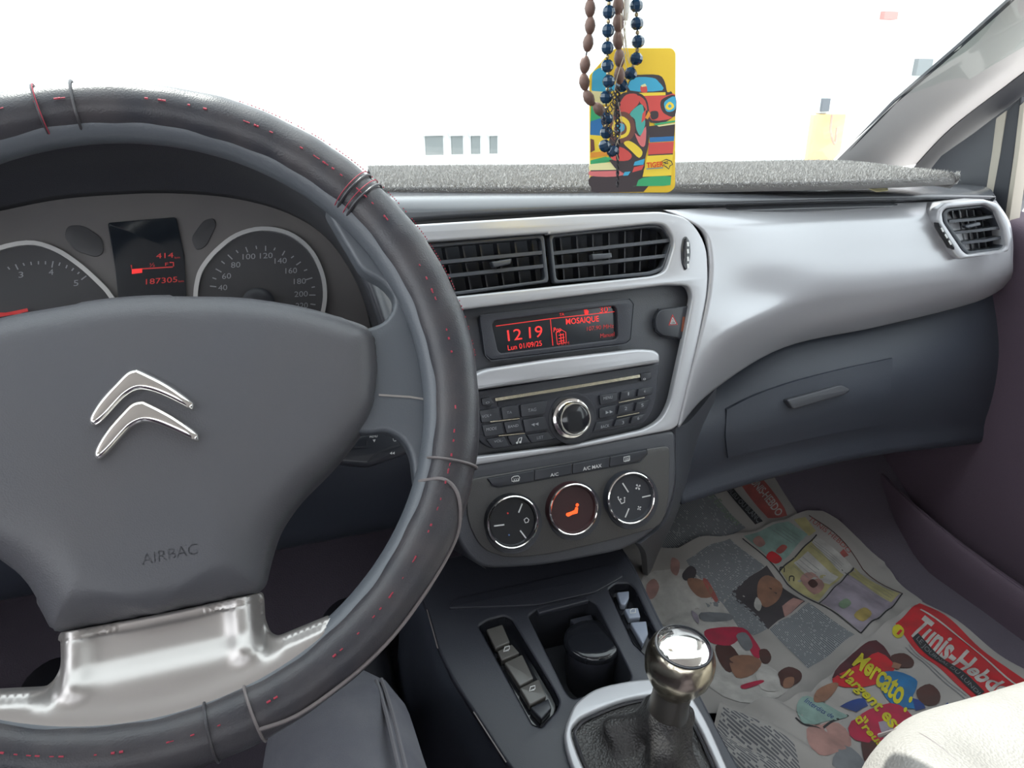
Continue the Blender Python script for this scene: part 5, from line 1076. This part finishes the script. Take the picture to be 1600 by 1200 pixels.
# ============================================================ outside, blown out by the light
def xbox(name, x0, x1, y0, y1, z0, z1, m, parent, bev=0.0, **k): return obj(name, box(x0, x1, y0, y1, z0, z1, bev), m, parent, **k)
bl1 = thing('building', 'long white building with tall grey doorways beyond the windscreen', 'building', (2, 15, 0))
wall_m = mat('white render', (.8, .8, .8), .9, bump=(30, .2)); dr_m = mat('grey green door', (.20, .215, .215), .7)
xbox('wall', -7, 9.5, 15, 18, 0, 6.5, wall_m, bl1); xbox('parapet', -7.1, 9.6, 14.9, 18.1, 6.5, 6.8, wall_m, bl1)
def gx(px, py, Y): return atY(px, py, Y)
for x0, x1 in ((664, 691), (705, 722), (736, 749), (765, 776)):
    a = gx(x0, 212, 14.99); b = gx(x1, 212, 14.99)
    d_ = xbox('door', a.x, b.x, 14.94, 15.0, 0, a.z, dr_m, bl1); xbox('lintel', a.x-.06, b.x+.06, 14.9, 15.0, a.z, a.z+.12, wall_m, d_)
bl2 = thing('building', 'pale building with a small red sign and grey shutter by the pillar', 'building', (14, 16, 0))
a = gx(1120, 0, 17.0); xbox('wall', a.x, 26, 17, 22, 0, 8, wall_m, bl2)
for (x0, y0, x1, y1), nm, m in (((1378, 18, 1397, 31), 'sign', mat('bright red sign', (.75, .28, .26), .6)), ((1431, 92, 1449, 118), 'shutter', mat('grey shutter', (.26, .275, .285), .6))):
    p, q = gx(x0, y0, 16.96), gx(x1, y1, 16.96); xbox(nm, p.x, q.x, 16.85, 17.0, q.z, p.z, m, bl2)
fp = thing('fuel_pump', 'orange and white roadside pump column seen right of the card', 'pump', tuple(gx(1296, 262, 8)))
p, q = gx(1279, 150, 8.0), gx(1311, 262, 8.0); om = mat('orange pump paint', (.70, .47, .22), .5)
xbox('body', p.x, q.x, 8.0, 8.12, 0, gx(1295, 178, 8).z, om, fp, .02); xbox('head', gx(1284, 150, 8).x, gx(1300, 150, 8).x, 8.02, 8.1, gx(1295, 178, 8).z, gx(1290, 148, 8).z, mat('pump head grey', (.50, .52, .54), .4), fp, .02)
xbox('display', gx(1286, 150, 8).x, gx(1297, 150, 8).x, 7.98, 8.03, gx(1295, 174, 8).z, gx(1290, 154, 8).z, mat('pump display', (.12, .13, .15), .3), fp)
obj('hose', tube(crv([gx(1300, 180, 7.95), gx(1298, 205, 7.85), gx(1304, 225, 7.85), gx(1308, 200, 7.95)], 6), .015, 8), mat('red hose', (.60, .28, .22), .6), fp)
